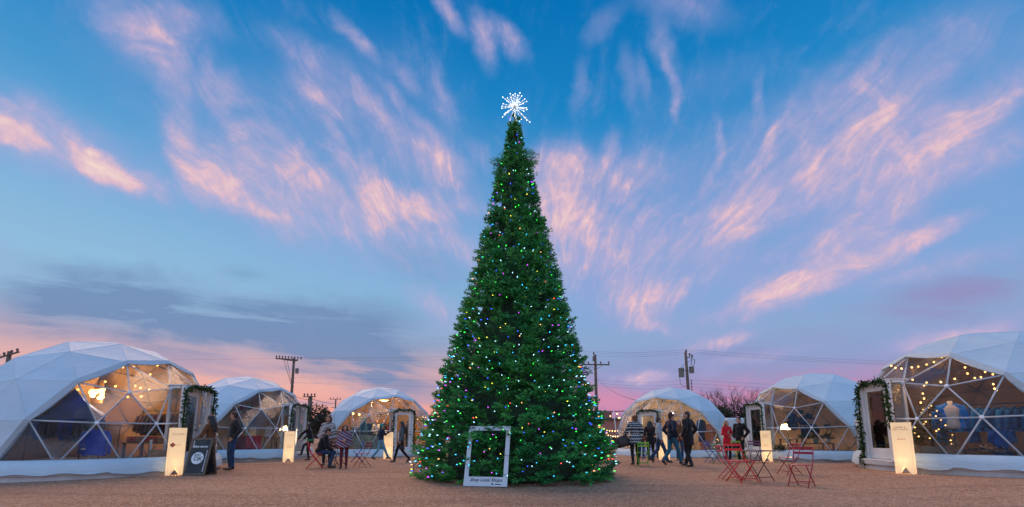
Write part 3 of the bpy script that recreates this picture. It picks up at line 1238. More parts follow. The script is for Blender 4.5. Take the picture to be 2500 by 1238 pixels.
# ------------------------------------------------------------------ lettering
def lettering(name, txt, size, mat, parent, shear=0.0, align='LEFT', bold=0.0, depth=.0015, rot=None, loc=(0, 0, 0)):
    """text as a thin mesh in the XZ plane, facing -Y"""
    cu = bpy.data.curves.new(name, 'FONT')
    cu.body = txt
    cu.size = size
    cu.shear = shear
    cu.align_x = align
    cu.extrude = depth
    cu.offset = bold
    cu.resolution_u = 3
    ob = bpy.data.objects.new(name + '_curve', cu)
    COL.objects.link(ob)
    dg = bpy.context.evaluated_depsgraph_get()
    me = bpy.data.meshes.new_from_object(ob.evaluated_get(dg))
    bpy.data.objects.remove(ob)
    bpy.data.curves.remove(cu)
    me.name = name
    me.materials.clear()
    me.materials.append(mat)
    R = Matrix.Rotation(radians(90), 4, 'X')
    if rot is not None:
        R = rot.to_4x4() @ R
    me.transform(Matrix.Translation(loc) @ R)
    o = bpy.data.objects.new(name, me)
    COL.objects.link(o)
    o.parent = parent
    return o


# ------------------------------------------------------------------ glowing sign boxes
def mat_lightbox():
    t = MT('lit white acrylic')
    pos = t.n('ShaderNodeSeparateXYZ', {0: t.tc.outputs['Object']})
    t.set(col=c4((.82, .76, .66)), rough=.45, emit=c4((1.0, .74, .44)), es=.42)
    tr = t.n('ShaderNodeBsdfTranslucent', {0: c4((.92, .86, .74))})
    mx = t.n('ShaderNodeMixShader', {0: .55, 1: t.p.outputs[0], 2: tr.outputs[0]})
    t.t.links.new(mx.outputs[0], t.out.inputs[0])
    return t.m


MAT['acrylic'] = mat_lightbox()
MAT['ink_grey'] = plain('grey print', (.30, .22, .16), .6)
MAT['ink_red'] = plain('red print', (.42, .03, .02), .6)
MAT['ink_dark'] = plain('dark print', (.02, .025, .04), .6)
MAT['ink_white'] = plain('white chalk paint', (.62, .74, .80), .7)
warm = glow('warm bulb', (1.0, .50, .12), 3.2)
warm2 = glow('amber bulb', (1.0, .52, .15), 5.0)
cool = glow('white bulb', (1.0, .90, .72), 14.0)


def light(name, parent, loc, watts, col, size=.06):
    l = bpy.data.lights.new(name, 'POINT')
    l.energy = watts
    l.color = col
    l.shadow_soft_size = size
    o = bpy.data.objects.new(name, l)
    COL.objects.link(o)
    o.parent = parent
    o.location = loc
    return o


def lightbox(loc, rz, w, dp, h, label, marks):
    loc = Vector((loc[0], loc[1], gz(loc[0], loc[1])))
    r = empty('light_box', loc, rz, label, 'lit sign', 'lit white sign boxes by the dome doors')
    m = MB()
    t = .012

    def face(P0, ux, wid):
        """panel with an inverted V cut in its foot"""
        nz = .20
        pts = [(0, 0), (wid * .16, 0), (wid * .5, nz), (wid * .84, 0), (wid, 0), (wid, h), (0, h)]
        n_ = Vector((ux.y, -ux.x, 0))
        m.prism([P0 + ux * p[0] + Vector((0, 0, p[1])) for p in pts], -n_ * t)
    X, Y = Vector((1, 0, 0)), Vector((0, 1, 0))
    face(Vector((-w / 2, -dp / 2, 0)), X, w)
    face(Vector((w / 2, dp / 2, 0)), -X, w)
    e_ = .0135
    face(Vector((w / 2, -dp / 2 + e_, 0)), Y, dp - 2 * e_)
    face(Vector((-w / 2, dp / 2 - e_, 0)), -Y, dp - 2 * e_)
    m.box((0, 0, h + .008), (w + .01, dp + .01, .014))
    m.build('housing', MAT['acrylic'], r)
    b = MB()
    b.ball((0, 0, .20), (.035, .035, .05), 10)
    lamp = b.build('lamp', warm, r)
    light('lamp_light', lamp, (0, 0, .34), 16, (1.0, .70, .38), .05)
    marks(r, w, dp, h)
    return r


def scribble(r, w, y, z, rows, seed, mat, sc=1.0):
    """printing too small to read in the photograph: short uneven dashes"""
    rr = random.Random(seed)
    m = MB()
    for k in range(rows):
        x = -w * .32 + rr.random() * w * .1
        while x < w * .30:
            l = (.012 + .03 * rr.random()) * sc
            m.box((x + l / 2, y, z - k * .045 * sc), (l, .003, .010 * sc))
            x += l + .012 * sc
    m.build('small_print', mat, r)


def marks1(r, w, dp, h):
    y = -dp / 2 - .003
    lettering('lettering', 'BLUE SEVEN', .052, MAT['ink_grey'], r, align='CENTER', loc=(0, y, h * .86))
    m = MB()
    d = .033
    for ox, oz in ((0, .035), (0, -.035), (.035, 0), (-.035, 0)):
        c = Vector((-w * .32 + ox, y, h * .645 + oz))
        m.prism([c + Vector((0, 0, d)), c + Vector((-d, 0, 0)), c + Vector((0, 0, -d)), c + Vector((d, 0, 0))], (0, .003, 0))
    m.build('emblem', MAT['ink_red'], r)
    scribble(r, w * .6, y, h * .645, 1, 4, MAT['ink_grey'], 1.6)


def marks6(r, w, dp, h):
    y = -dp / 2 - .003
    lettering('lettering', 'HARPER &\nGREY HOUSE', .055, MAT['ink_grey'], r, align='CENTER', loc=(0, y, h * .90))
    scribble(r, w * .8, y, h * .68, 1, 6, MAT['ink_red'], 1.5)


def marks_hand(seed, rows):
    def f(r, w, dp, h):
        scribble(r, w, -dp / 2 - .003, h * .9, rows, seed, MAT['ink_grey'], 1.0)
        scribble(r, w, -dp / 2 - .003, h * .56, 3, seed + 1, MAT['ink_grey'], 1.1)
    return f


lightbox(gnd(424, 1160), radians(49), .36, .22, 1.27, 'lit white sign box reading BLUE SEVEN beside the chalkboard sign', marks1)
lightbox(gnd(703, 1128), radians(33), .37, .24, 1.22, 'lit white sign box between the easel dome and the person in black', marks_hand(21, 2))
lightbox(gnd(947, 1120), radians(13), .40, .26, 1.20, 'lit white sign box between the walking child and the grey jacketed woman', marks_hand(31, 2))
lightbox(gnd(1622, 1122), radians(-16), .46, .38, 1.24, 'lit white sign box seen between the legs of the standing group', marks_hand(41, 2))
lightbox(gnd(1874, 1127), radians(-44), .34, .20, 1.24, 'lit white sign box with handwriting beside the dark folding table', marks_hand(51, 4))
lightbox((10.22, 11.68, 0), radians(-58), .38, .19, 1.30, 'lit white sign box reading HARPER & GREY HOUSE beside the large door', marks6)

# ------------------------------------------------------------------ chalkboard A sign
R_ = gnd(488, 1159)
sg = empty('chalkboard_sign', R_, radians(0), 'black chalkboard A sign reading blue seven in a wood frame', 'sandwich board')
Hs, Ws, lean = 1.04, .60, radians(14)


def board(sign, pr, name):
    m = MB()
    Rm = Matrix.Rotation(sign * lean, 3, 'X')
    top = Vector((0, 0, Hs * cos(lean)))

    def P(x, z, o=0):
        q = Rm @ Vector((x, o, z - Hs))
        return q + top
    cb = (P(0, Hs / 2))
    m.box(cb, (Ws - .1, .014, Hs - .1), Rm)
    pn = m.build(name, MAT['chalk'], pr)
    f = MB()
    f.box(P(-Ws / 2 + .028, Hs / 2), (.056, .03, Hs), Rm, 0, .004)
    f.box(P(Ws / 2 - .028, Hs / 2), (.056, .03, Hs), Rm, 0, .004)
    f.box(P(0, .028), (Ws - .114, .029, .056), Rm, 0, .004)
    f.box(P(0, Hs - .028), (Ws - .114, .029, .056), Rm, 0, .004)
    f.build('frame', MAT['frame_wood'], pn)
    return pn, P, Rm


MAT['chalk'] = plain('black chalkboard', (.020, .032, .042), .7, .35, 4)
MAT['frame_wood'] = plain('brown frame wood', (.11, .085, .06), .6, .35, 8, .3, 40)
pn, P_, Rm_ = board(-1, sg, 'front_panel')
bk, _, _ = board(1, sg, 'rear_panel')
lettering('lettering', 'blue seven', .094, MAT['ink_white'], pn, .12, 'CENTER', .002, rot=Rm_, loc=P_(0.0, .765, -.012))
m = MB()
cc_ = P_(-.01, .47, -.0115)
m.prism([cc_ + Rm_ @ Vector((.165 * cos(2 * pi * k / 40), 0, .165 * sin(2 * pi * k / 40))) for k in range(40)], Rm_ @ Vector((0, .003, 0)))
m.build('disc', MAT['ink_white'], pn)
lettering('lettering', 'JUST', .085, MAT['ink_dark'], pn, .2, 'CENTER', .001, rot=Rm_, loc=P_(-.02, .53, -.0145))
lettering('lettering', 'OK', .165, MAT['ink_dark'], pn, .18, 'CENTER', .001, rot=Rm_, loc=P_(0, .40, -.0145))
m = MB()
m.box(P_(-.208, .86, -.010), (.016, .003, .19), Rm_)
m.box(P_(.212, .40, -.010), (.014, .003, .60), Rm_)
m.build('chalk_lines', MAT['ink_white'], pn)

# ------------------------------------------------------------------ photo frame board leaning on the tree
BL, BR = gnd(1131, 1186.5), gnd(1238, 1189)
TL = at(1146, 1041, BL.y + .42)
ux = (BR - BL)
Wf = ux.length
ux.normalize()
vz = TL - BL
vz = vz - ux * vz.dot(ux) * .55
Hf = vz.length
vz.normalize()
nf = ux.cross(vz).normalized()
pf = empty('photo_frame', BL, 0, 'pale cut-out picture frame board reading Shop Local Shops, leaning on the tree', 'photo frame')
Rf = Matrix((ux, -nf, vz)).transposed()
m = MB()
th_ = .022
fw, ft, fb = .096, .105, .205
m.box(Rf @ Vector((fw / 2, 0, Hf / 2)), (fw, th_, Hf), Rf)
m.box(Rf @ Vector((Wf - fw / 2, 0, Hf / 2)), (fw, th_, Hf), Rf)
m.box(Rf @ Vector((Wf / 2, 0, fb / 2)), (Wf - 2 * fw, th_, fb), Rf)
m.box(Rf @ Vector((Wf / 2, 0, Hf - ft / 2)), (Wf - 2 * fw, th_, ft), Rf)
m.build('board', plain('pale grey foam board', (.52, .60, .66), .5, .05, 2), pf)
# a script hand: slanted round letters
lettering('lettering', 'Shop Local Shops.', .100, MAT['ink_dark'], pf, .38, 'LEFT', .0012, rot=Rf, loc=Rf @ Vector((.135, -th_ / 2 - .002, .105)))
m = MB()
for (x, z, w_, h_) in ((.62, .048, .012, .03), (.638, .055, .012, .042), (.656, .048, .012, .03), (.70, .046, .13, .018)):
    m.box(Rf @ Vector((x + w_ / 2, -th_ / 2 - .002, z)), (w_, .003, h_), Rf)
m.build('emblem', MAT['ink_dark'], pf)

# ------------------------------------------------------------------ folding chairs and tables
def make_chair(cm):
    r = empty('folding_chair')
    w = .19
    m = MB()
    m.box((0, .0, .452), (.37, .36, .016), None, 0, .006)
    m.build('seat', cm, r)
    for z, y in ((.805, -.228), (.70, -.205)):
        m = MB()
        n = 6
        pts = [Vector((-w + 2 * w * k / n, y - .018 * (1 - (2 * k / n - 1) ** 2), z)) for k in range(n + 1)]
        for a, b in zip(pts, pts[1:]):
            m.bar(a, b + (b - a).normalized() * .003, .055, .006, (0, 1, 0))
        m.build('backrest_slat', cm, r)
    for s_ in (-1, 1):
        m = MB()
        m.path([(s_ * w, -.232, .835), (s_ * w, -.205, .70), (s_ * w, -.165, .56), (s_ * w, -.09, .42), (s_ * w, .24, 0)], .0115, 6)
        m.build('leg', cm, r)
        m = MB()
        m.path([(s_ * (w - .026), .17, .44), (s_ * (w - .026), -.24, 0)], .0115, 6)
        m.build('leg', cm, r)
    m = MB()
    m.tube((-w, .175, .085), (w, .175, .085), .009, None, 6)
    m.build('stretcher', cm, r)
    m = MB()
    m.tube((-w + .026, -.16, .085), (w - .026, -.16, .085), .009, None, 6)
    m.build('stretcher', cm, r)
    return r


def make_table(cm, rnd):
    r = empty('folding_table')
    m = MB()
    if rnd:
        m.lathe([(0, .725), (.30, .725), (.305, .71), (.30, .695), (0, .695)], 28, smooth=False)
    else:
        m.box((0, 0, .71), (.57, .57, .022), None, 0, .008)
    m.build('tabletop', cm, r)
    w = .21
    for s_ in (-1, 1):
        for k, q in ((1, 0), (-1, .026)):
            m = MB()
            m.path([(s_ * (w - q), k * .22, .69), (s_ * (w - q), -k * .25, 0)], .011, 6)
            m.build('leg', cm, r)
    for k in (1, -1):
        m = MB()
        m.tube((-w, k * .19, .09), (w, k * .19, .09), .008, None, 6)
        m.build('stretcher', cm, r)
    return r


CH = {k: plain(k + ' painted steel', c, .38, .12, 8) for k, c in {
    'bright_red': (.62, .012, .02), 'pink_red': (.50, .05, .10), 'dark_red': (.32, .014, .04), 'green': (.16, .50, .03), 'blue': (.01, .09, .42),
    'purple': (.16, .05, .11), 'maroon': (.07, .02, .03), 'mint': (.24, .48, .30), 'lime': (.26, .42, .02)}.items()}
protos = {}


def put_chair(col, px, py, face, label, fy=None):
    """face: bearing the sitter looks at, degrees counter-clockwise from +X"""
    p = gnd(px, py)
    p.z = gz(p.x, p.y)
    if col not in protos:
        protos[col] = c = make_chair(CH[col])
    else:
        c = copy_tree(protos[col])
    c.location = p
    c.rotation_euler = (0, 0, radians(face - 90))
    tag(c, label, 'chair', 'folding bistro chairs in the yard')
    return c


put_chair('bright_red', 1812, 1176, -74, 'bright red folding chair facing forward, nearest of the right hand chairs').scale = (1.3, 1.08, 1.06)
put_chair('pink_red', 1782, 1169, -8, 'pinkish red folding chair turned sideways, left of the bright red chair')
put_chair('dark_red', 1959, 1187, -142, 'dark red folding chair standing nearest the camera on the far right')
put_chair('dark_red', 1929, 1160, 186, 'dark red folding chair turned sideways behind another dark red chair')
put_chair('blue', 1739, 1131, 10, 'blue folding chair at the mint topped table, left side')
put_chair('blue', 1766, 1124, -160, 'blue folding chair at the mint topped table, half hidden behind it')
put_chair('lime', 1808, 1130, -80, 'lime green folding chair in front of the couple')
put_chair('purple', 1846, 1131, -110, 'dull purple folding chair behind the dark table')
put_chair('green', 1570, 1136, 82, 'bright green folding chair behind the zigzag sweater')
put_chair('blue', 1581, 1122, 170, 'blue folding chair hidden behind the bright green chair')
CHAIR_MAN = put_chair('bright_red', 768, 1143, 22, 'bright red folding chair under the seated man')
put_chair('dark_red', 884, 1139, 168, 'dark red folding chair right of the girl in the striped shawl')
put_chair('blue', 872, 1128, 200, 'blue folding chair left of the dark red chair, near the walking child')
put_chair('maroon', 822, 1138, 60, 'maroon folding chair beside the girl in the striped shawl')
for (col, px, py, rz, lb, rd_) in (('maroon', 1853, 1173, 20, 'dark folding table with a thin square top among the red chairs', False),
                                   ('mint', 1756, 1131, 70, 'folding table with mint green top beside the blue chair', True),
                                   ('maroon', 806, 1132, 10, 'dark folding table in front of the seated man', False)):
    t_ = make_table(CH[col], rd_)
    t_.location = gnd(px, py)
    t_.rotation_euler = (0, 0, radians(rz))
    tag(t_, lb, 'table', 'folding tables in the yard')

# ------------------------------------------------------------------ goods inside the domes
FLOOR = [d[3] + .24 for d in DOMES]


def fl_at(i, px, y):
    """floor point of dome i at pixel column px and depth y"""
    return Vector(((px - 1250) / FPX * (y * cos(PITCH) + (FLOOR[i] - CAMH) * sin(PITCH)), y, FLOOR[i]))


CL = {}


def cl(name, c, **k):
    if name not in CL:
        CL[name] = cloth(name, c, **k)
    return CL[name]


def garment_mb(w=.46, h=.68, d=.12, sl=.55):
    """a shirt or jacket on a hanger, hanging from the origin"""
    m = MB()
    n = 12
    prof = [(-.06, .22, .6), (-.09, .5, .8), (-.14, .9, 1.), (-.30, .92, 1.1), (-h * .7, .88, 1.), (-h, .98, 1.15)]
    vs, fs = [], []
    for (z, fw, fd) in prof:
        for k in range(n):
            a = 2 * pi * k / n
            vs.append((w / 2 * fw * cos(a), d / 2 * fd * sin(a) * (1 + .25 * sin(k * 2.1 + z * 7)), z + (.02 * cos(2 * a) if z > -.15 else .012 * sin(3 * a))))
    for i in range(len(prof) - 1):
        for k in range(n):
            j = (k + 1) % n
            fs.append([i * n + k, i * n + j, (i + 1) * n + j, (i + 1) * n + k])
    fs += [list(range(n)), [(len(prof) - 1) * n + k for k in range(n - 1, -1, -1)]]
    m.add(vs, fs, 0, True)
    for s_ in (-1, 1):
        m.path([(s_ * w * .38, 0, -.13), (s_ * w * .52, .01, -.30), (s_ * w * .56, .02, -.13 - sl)], [.075, .062, .048], 8)
    return m


def garment(loc, rz, mat, label, w=.46, h=.68, name='jacket', cat='jacket', sl=.55, grp=None):
    r = empty(name, loc, rz, label, cat, grp)
    garment_mb(w, h, .13, sl).build('fabric', mat, r)
    m = MB()
    m.path([(0, 0, -.07), (0, 0, .0), (.02, 0, .03), (0, 0, .055), (-.015, 0, .04)], .0035, 5)
    m.build('hanger', MAT['grey_metal'], r)
    return r


def rack(loc, rz, L, h, label):
    r = empty('clothes_rack', loc, rz, label, 'clothes rack')
    m = MB()
    m.tube((-L / 2 - .05, 0, h), (L / 2 + .05, 0, h), .014, None, 8)
    m.build('rail', MAT['black_metal'], r)
    for s_ in (-1, 1):
        m = MB()
        m.tube((s_ * L / 2, 0, .0), (s_ * L / 2, 0, h - .014), .014, None, 8)
        m.box((s_ * L / 2, 0, .015), (.03, .46, .028))
        m.build('upright', MAT['black_metal'], r)
    return r


def stock_row(loc, rz, n, L, h, mats, labels, grp, sp=None):
    """garments hung side by side on a rail"""
    rr = random.Random(int(loc[0] * 100))
    for k in range(n):
        t = -L / 2 + .1 + (L - .2) * k / max(1, n - 1)
        p = Vector(loc) + Vector((cos(rz) * t, sin(rz) * t, h - .055))
        garment(p, rz + radians(58 + rr.random() * 18), rr.choice(mats), labels, .44 + .06 * rr.random(), .6 + .18 * rr.random(), 'jacket', 'jacket', .5, grp)


def table(loc, rz, w, d, h, mat, label, cloth_mat=None, name='display_table'):
    r = empty(name, loc, rz, label, 'table')
    m = MB()
    m.box((0, 0, h - .02), (w, d, .04), None, 0, .006)
    m.build('tabletop', mat, r)
    for sx in (-1, 1):
        for sy in (-1, 1):
            m = MB()
            m.box((sx * (w / 2 - .05), sy * (d / 2 - .05), (h - .04) / 2), (.05, .05, h - .04))
            m.build('leg', mat, r)
    if cloth_mat:
        m = MB()
        vs, fs = [], []
        ring = []
        n = 16
        for (x0, y0, x1, y1) in ((-1, -1, 1, -1), (1, -1, 1, 1), (1, 1, -1, 1), (-1, 1, -1, -1)):
            for k in range(n):
                ring.append((x0 + (x1 - x0) * k / n, y0 + (y1 - y0) * k / n))
        N2 = len(ring)
        for (s_, z, wv) in ((1.0, h + .008, 0), (1.012, h - .01, 0), (1.02, h * .5, .018), (1.03, .05, .04)):
            for k, (a, b) in enumerate(ring):
                q = s_ + wv * sin(k * 1.9)
                vs.append((a * w / 2 * q, b * d / 2 * q, z))
        for i in range(3):
            for k in range(N2):
                j = (k + 1) % N2
                fs.append([i * N2 + k, i * N2 + j, (i + 1) * N2 + j, (i + 1) * N2 + k])
        fs.append(list(range(N2)))
        m.add(vs, fs, 0, False)
        m.build('tablecloth', cloth_mat, r)
    return r


def crate(loc, rz, d, mat, label, name='crate', cat='box'):
    r = empty(name, loc, rz, label, cat)
    w, l, h = d
    t = .016
    m = MB()
    m.box((0, 0, t / 2), (w, l, t))
    n = 3
    for k in range(n):
        z = t + (h - t) * (k + .5) / n
        hh = (h - t) / n * .86
        for s_ in (-1, 1):
            m.box((s_ * (w / 2 - t / 2), 0, z), (t, l, hh))
            m.box((0, s_ * (l / 2 - t / 2), z), (w - 2 * t - .002, t, hh))
    m.build('slats', mat, r)
    return r


def hang_bulbs(pts, parent_label, glowmat, r=.03, sag=.12, cat='string lights', watts=0):
    """a lit bulb string: cable with drop sockets and bulbs"""
    s = empty('bulb_string', pts[0], 0, parent_label, cat)
    o = pts[0]
    m = MB()
    cab = []
    for a, b in zip(pts, pts[1:]):
        for k in range(6):
            t = k / 6
            cab.append(a.lerp(b, t) - o + Vector((0, 0, .055 - sag * 4 * t * (1 - t) * .5)))
    cab.append(pts[-1] - o + Vector((0, 0, .055)))
    m.path(cab, .0055, 4, 0, False)
    m.build('cable', MAT['wire'], s)
    for p in pts:
        q = p - o
        b = MB()
        b.ball(q, (r, r, r * 1.25), 8)
        bo = b.build('bulb', glowmat, s)
        k = MB()
        k.tube(q + Vector((0, 0, r * 1.1)), q + Vector((0, 0, .06)), .012, None, 6)
        k.build('socket', MAT['black_metal'], bo)
    if watts:
        light('string_light', s, pts[len(pts) // 2] - o + Vector((0, .1, -.18)), watts, (1.0, .52, .18), .15)
    return s


# ---- dome with the chandelier (left)
navy = cl('navy blue canvas', (.004, .075, .50))
teal = cl('teal cloth', (.04, .42, .58))
r = empty('canopy', at(190, 1022, 13.6), 0, 'dark blue cloth canopy slung under the roof of the left dome', 'canopy')
o = at(190, 1022, 13.6)
ap, e1, e2, e3, e4 = [at(*q) - o for q in ((183, 948, 14.4), (92, 1024, 13.4), (258, 1022, 12.9), (262, 1012, 15.0), (120, 1012, 15.2))]
m = MB()
for a, b in ((e1, e2), (e2, e3), (e3, e4), (e4, e1)):
    n_ = 8
    for k in range(n_):
        c, d = a.lerp(b, k / n_), a.lerp(b, (k + 1) / n_)
        pts = [(ap * (1 - t) + c * t) - Vector((0, 0, .10 * sin(pi * t))) for t in (0, .35, .7, 1)]
        pt2 = [(ap * (1 - t) + d * t) - Vector((0, 0, .10 * sin(pi * t))) for t in (0, .35, .7, 1)]
        for q in range(3):
            m.add([pts[q], pt2[q], pt2[q + 1], pts[q + 1]], [[0, 1, 2, 3]], 0, True)
rc = m.build('roof_cloth', navy, r)
nt_ = navy.node_tree
tl_ = nt_.nodes.new('ShaderNodeBsdfTranslucent')
tl_.inputs[0].default_value = (.005, .07, .62, 1)
mx_ = nt_.nodes.new('ShaderNodeMixShader')
mx_.inputs[0].default_value = .4
nt_.links.new(nt_.nodes['Principled BSDF'].outputs[0], mx_.inputs[1])
nt_.links.new(tl_.outputs[0], mx_.inputs[2])
nt_.links.new(mx_.outputs[0], nt_.nodes['Material Output'].inputs[0])
m = MB()
n_ = 14
a, b = at(118, 1026, 15.1) - o, at(232, 1022, 15.0) - o
vs = []
for k in range(n_ + 1):
    p = a.lerp(b, k / n_) + Vector((0, .05 * sin(k * 1.7), 0))
    vs += [p, p + Vector((0, .02 * sin(k), -.75))]
m.add(vs, [[2 * k, 2 * k + 2, 2 * k + 3, 2 * k + 1] for k in range(n_)], 0, True)
m.build('valance', teal, r)

p = at(240, 957, 14.75)
w_ = empty('wall_panel', p, radians(-30), 'square pale wood panel hung behind the globe chandelier', 'panel')
m = MB()
m.box((0, 0, 0), (.82, .03, .78), None, 0, .006)
m.build('board', plain('pale ply', (.42, .25, .10), .6, .2, 6), w_)
p = at(239, 959, 14.2)
ch = empty('chandelier', p, 0, 'chandelier of clustered glowing glass globes in the left dome', 'chandelier')
m = MB()
m.path([(0, 0, 1.0), (0, 0, .05)], .012, 6)
m.ball((0, 0, .02), .05, 10)
m.build('stem', MAT['black_metal'], ch)
rr = random.Random(4)
for (gx, gy, gz, gr) in ((-.17, 0, .02, .105), (-.05, -.12, -.09, .075), (.06, -.1, .04, .07), (.16, 0, .10, .06), (.19, -.05, -.03, .065), (.05, .1, -.13, .07),
                         (-.06, .12, .08, .06), (.10, -.04, -.16, .055)):
    b = MB()
    b.ball((gx, gy, gz), gr, 12)
    gb = b.build('globe', warm2, ch)
    m = MB()
    m.tube((0, 0, .02), (gx * .8, gy * .8, gz * .8), .008, None, 6)
    m.build('arm', MAT['black_metal'], gb)
light('chandelier_light', ch, (0, 0, -.25), 135, (1.0, .50, .16), .15)
hang_bulbs([at(190, 951, 13.2), at(257, 932, 13.6), at(282, 943, 13.9), at(300, 896, 13.4), at(326, 896, 13.5), at(367, 914, 13.9), at(384, 892, 14.2)],
           'string of amber bulbs under the roof of the left dome', warm, .03, .1, watts=14)
hang_bulbs([at(312, 969, 13.3), at(330, 942, 13.6), at(343, 947, 13.8), at(345, 968, 13.2), at(364, 951, 14.0)],
           'lower string of amber bulbs behind the front hub of the left dome', warm, .03, .05, watts=22)
cob = cl('cobalt sweatshirt', (.012, .07, .60))
dk = [cl('charcoal coat', (.03, .03, .04)), cl('plum coat', (.07, .03, .05)), cl('brown coat', (.08, .045, .03)), cl('navy coat', (.02, .03, .08))]
p = at(237, 1043, 12.5)
garment(p, radians(12), cob, 'cobalt blue sweatshirt hanging in the window of the left dome', .62, .78, 'sweatshirt', 'sweatshirt', .62)
rk = fl_at(0, 236, 12.5)
rack(rk, radians(12), .9, p.z - rk.z + .055, 'small rack carrying the cobalt blue sweatshirt')
q = fl_at(0, 395, 14.6)
rack(q, radians(-12), 1.9, 1.62, 'dark clothes rack at the back of the left dome')
stock_row(q, radians(-12), 11, 1.9, 1.62, dk, 'dark coat on the crowded rack at the back of the left dome', 'dark coats on a rack')
q = fl_at(0, 150, 14.2)
rack(q, radians(35), 1.7, 1.5, 'clothes rack under the blue canopy')
stock_row(q, radians(35), 9, 1.7, 1.5, [cl('teal shirt', (.02, .12, .17)), navy, dk[0]], 'blue shirt on the rack under the canopy', 'blue shirts on a rack')
table(fl_at(0, 352, 13.2), radians(-15), 1.1, .6, .62, MAT['dark_wood'], 'dark table piled with folded clothes in the left dome')
rr = random.Random(8)
fc = [cl('rose knit', (.35, .06, .09)), cl('tan knit', (.30, .20, .12)), cl('grey knit', (.2, .2, .21)), cl('red knit', (.30, .02, .04))]
FLAB = ['rose', 'tan', 'grey', 'red']
for k in range(6):
    px = 318 + k * 13
    c = fl_at(0, px, 13.15 + .08 * (k % 3)) + Vector((0, 0, .62))
    m = MB()
    for q in range(3):
        m.box((0, 0, .03 + .055 * q), (.26, .22, .05), radians(rr.randint(-9, 9)), 0, .02)
    o_ = m.build('folded_sweater', fc[k % 4], None, c, radians(-15))
    tag(o_, 'small pile of %s folded knitwear on the dark table, %s' % (FLAB[k % 4], ['far left end', 'second from the left', 'left of middle', 'right of middle', 'second from the right', 'far right end'][k]), 'sweaters', 'folded knitwear piles')
crate(fl_at(0, 393, 12.7), radians(20), (.5, .36, .42), plain('cardboard', (.45, .28, .13), .8), 'cardboard box glowing amber beside the BLUE SEVEN sign box')
m = MB()
m.box((0, 0, .35), (.05, .05, .70), None, 0, .006)
m.box((0, 0, .02), (.22, .22, .03))
tag(m.build('display_post', MAT['white_paint'], None, fl_at(0, 363, 12.5)), 'short white post standing inside the left dome window', 'post')
m = MB()
m.lathe([(0, .46), (.19, .46), (.2, .44), (.19, .42), (.03, .40), (.03, .03), (.2, .02), (.2, 0), (0, 0)], 16)
tag(m.build('stool', MAT['white_paint'], None, fl_at(0, 212, 12.6)), 'white stool below the cobalt blue sweatshirt', 'stool')

# ---- dome with the red covered table
red = cl('crimson tablecloth', (.42, .012, .025), fold=.7)
table(fl_at(1, 604, 20.5), radians(-46), 1.7, .6, .80, MAT['dark_wood'], 'long table under a crimson cloth behind the man in jeans', red)
r = empty('shelf_unit', fl_at(1, 590, 21.9), radians(-35), 'dark shelf unit at the back of the dome with the red table', 'shelves')
m = MB()
for s_ in (-.9, .9):
    m.box((s_, 0, .85), (.04, .3, 1.7))
m.build('side_panels', MAT['dark_wood'], r)
for k in range(4):
    m = MB()
    m.box((0, 0, .35 + .44 * k), (1.75, .3, .03))
    m.build('shelf', MAT['dark_wood'], r)
rr = random.Random(12)
jar = [plain('glazed teal jar', (.05, .2, .22), .3), plain('cream jar', (.5, .44, .34), .3), plain('russet jar', (.3, .1, .05), .3)]
for k in range(12):
    row, c = k // 4, k % 4
    a = radians(-35)
    lx = -.66 + .44 * c + .08 * rr.random()
    q = fl_at(1, 590, 21.9) + Vector((cos(a) * lx, sin(a) * lx, .366 + .44 * row))
    m = MB()
    hh = .14 + .12 * rr.random()
    rd_ = .06 + .04 * rr.random()
    m.lathe([(0, 0), (rd_ * .8, 0), (rd_, hh * .5), (rd_ * .5, hh * .85), (rd_ * .6, hh), (0, hh)], 12)
    o_ = m.build('jar', jar[k % 3], None, q)
    tag(o_, '%s jar on the %s shelf, %s' % (['teal glazed', 'cream', 'russet'][k % 3], ['lowest', 'middle', 'third'][row], ['at its left end', 'left of its middle', 'right of its middle', 'at its right end'][c]), 'jar', 'jars on the dark shelves')
r = empty('easel', fl_at(1, 655, 20.0), radians(-20), 'brown wooden easel holding a small pale print in the second dome', 'easel')
for (x, y) in ((-.32, -.1), (.32, -.1), (0, .42)):
    m = MB()
    m.bar((x, y, 0), (x * .08, 0, 1.72), .05, .022, (0, 1, 0))
    m.build('leg', MAT['frame_wood'], r)
m = MB()
m.box((0, -.10, .72), (.72, .05, .04))
m.build('ledge', MAT['frame_wood'], r)
m = MB()
m.box((.02, -.10, .98), (.36, .02, .46), Matrix.Rotation(radians(-6), 3, 'X'), 0, .004)
tag(m.build('art_print', plain('pale print', (.55, .45, .42), .6, .4, 9), None, fl_at(1, 655, 20.0), radians(-20)), 'small pale print standing on the easel ledge', 'picture')
for (px, py, dp, mt, lb, sz) in ((590, 994, 21.0, red, 'red round cushion hung high in the second dome', .17), (611, 993, 21.2, cl('green felt', (.03, .16, .05)), 'green round cushion hung beside the red one', .15),
                                 (585, 1007, 20.8, cl('cream felt', (.5, .45, .36)), 'cream round cushion hung below the red one', .12)):
    m = MB()
    m.ball((0, 0, 0), (sz, .07, sz), 14)
    o_ = m.build('cushion', mt, None, at(px, py, dp), radians(-30))
    tag(o_, lb, 'cushion')
    m = MB()
    m.path([(0, 0, sz * .9), (0, 0, sz + .35)], .004, 4)
    m.build('cord', MAT['wire'], o_)


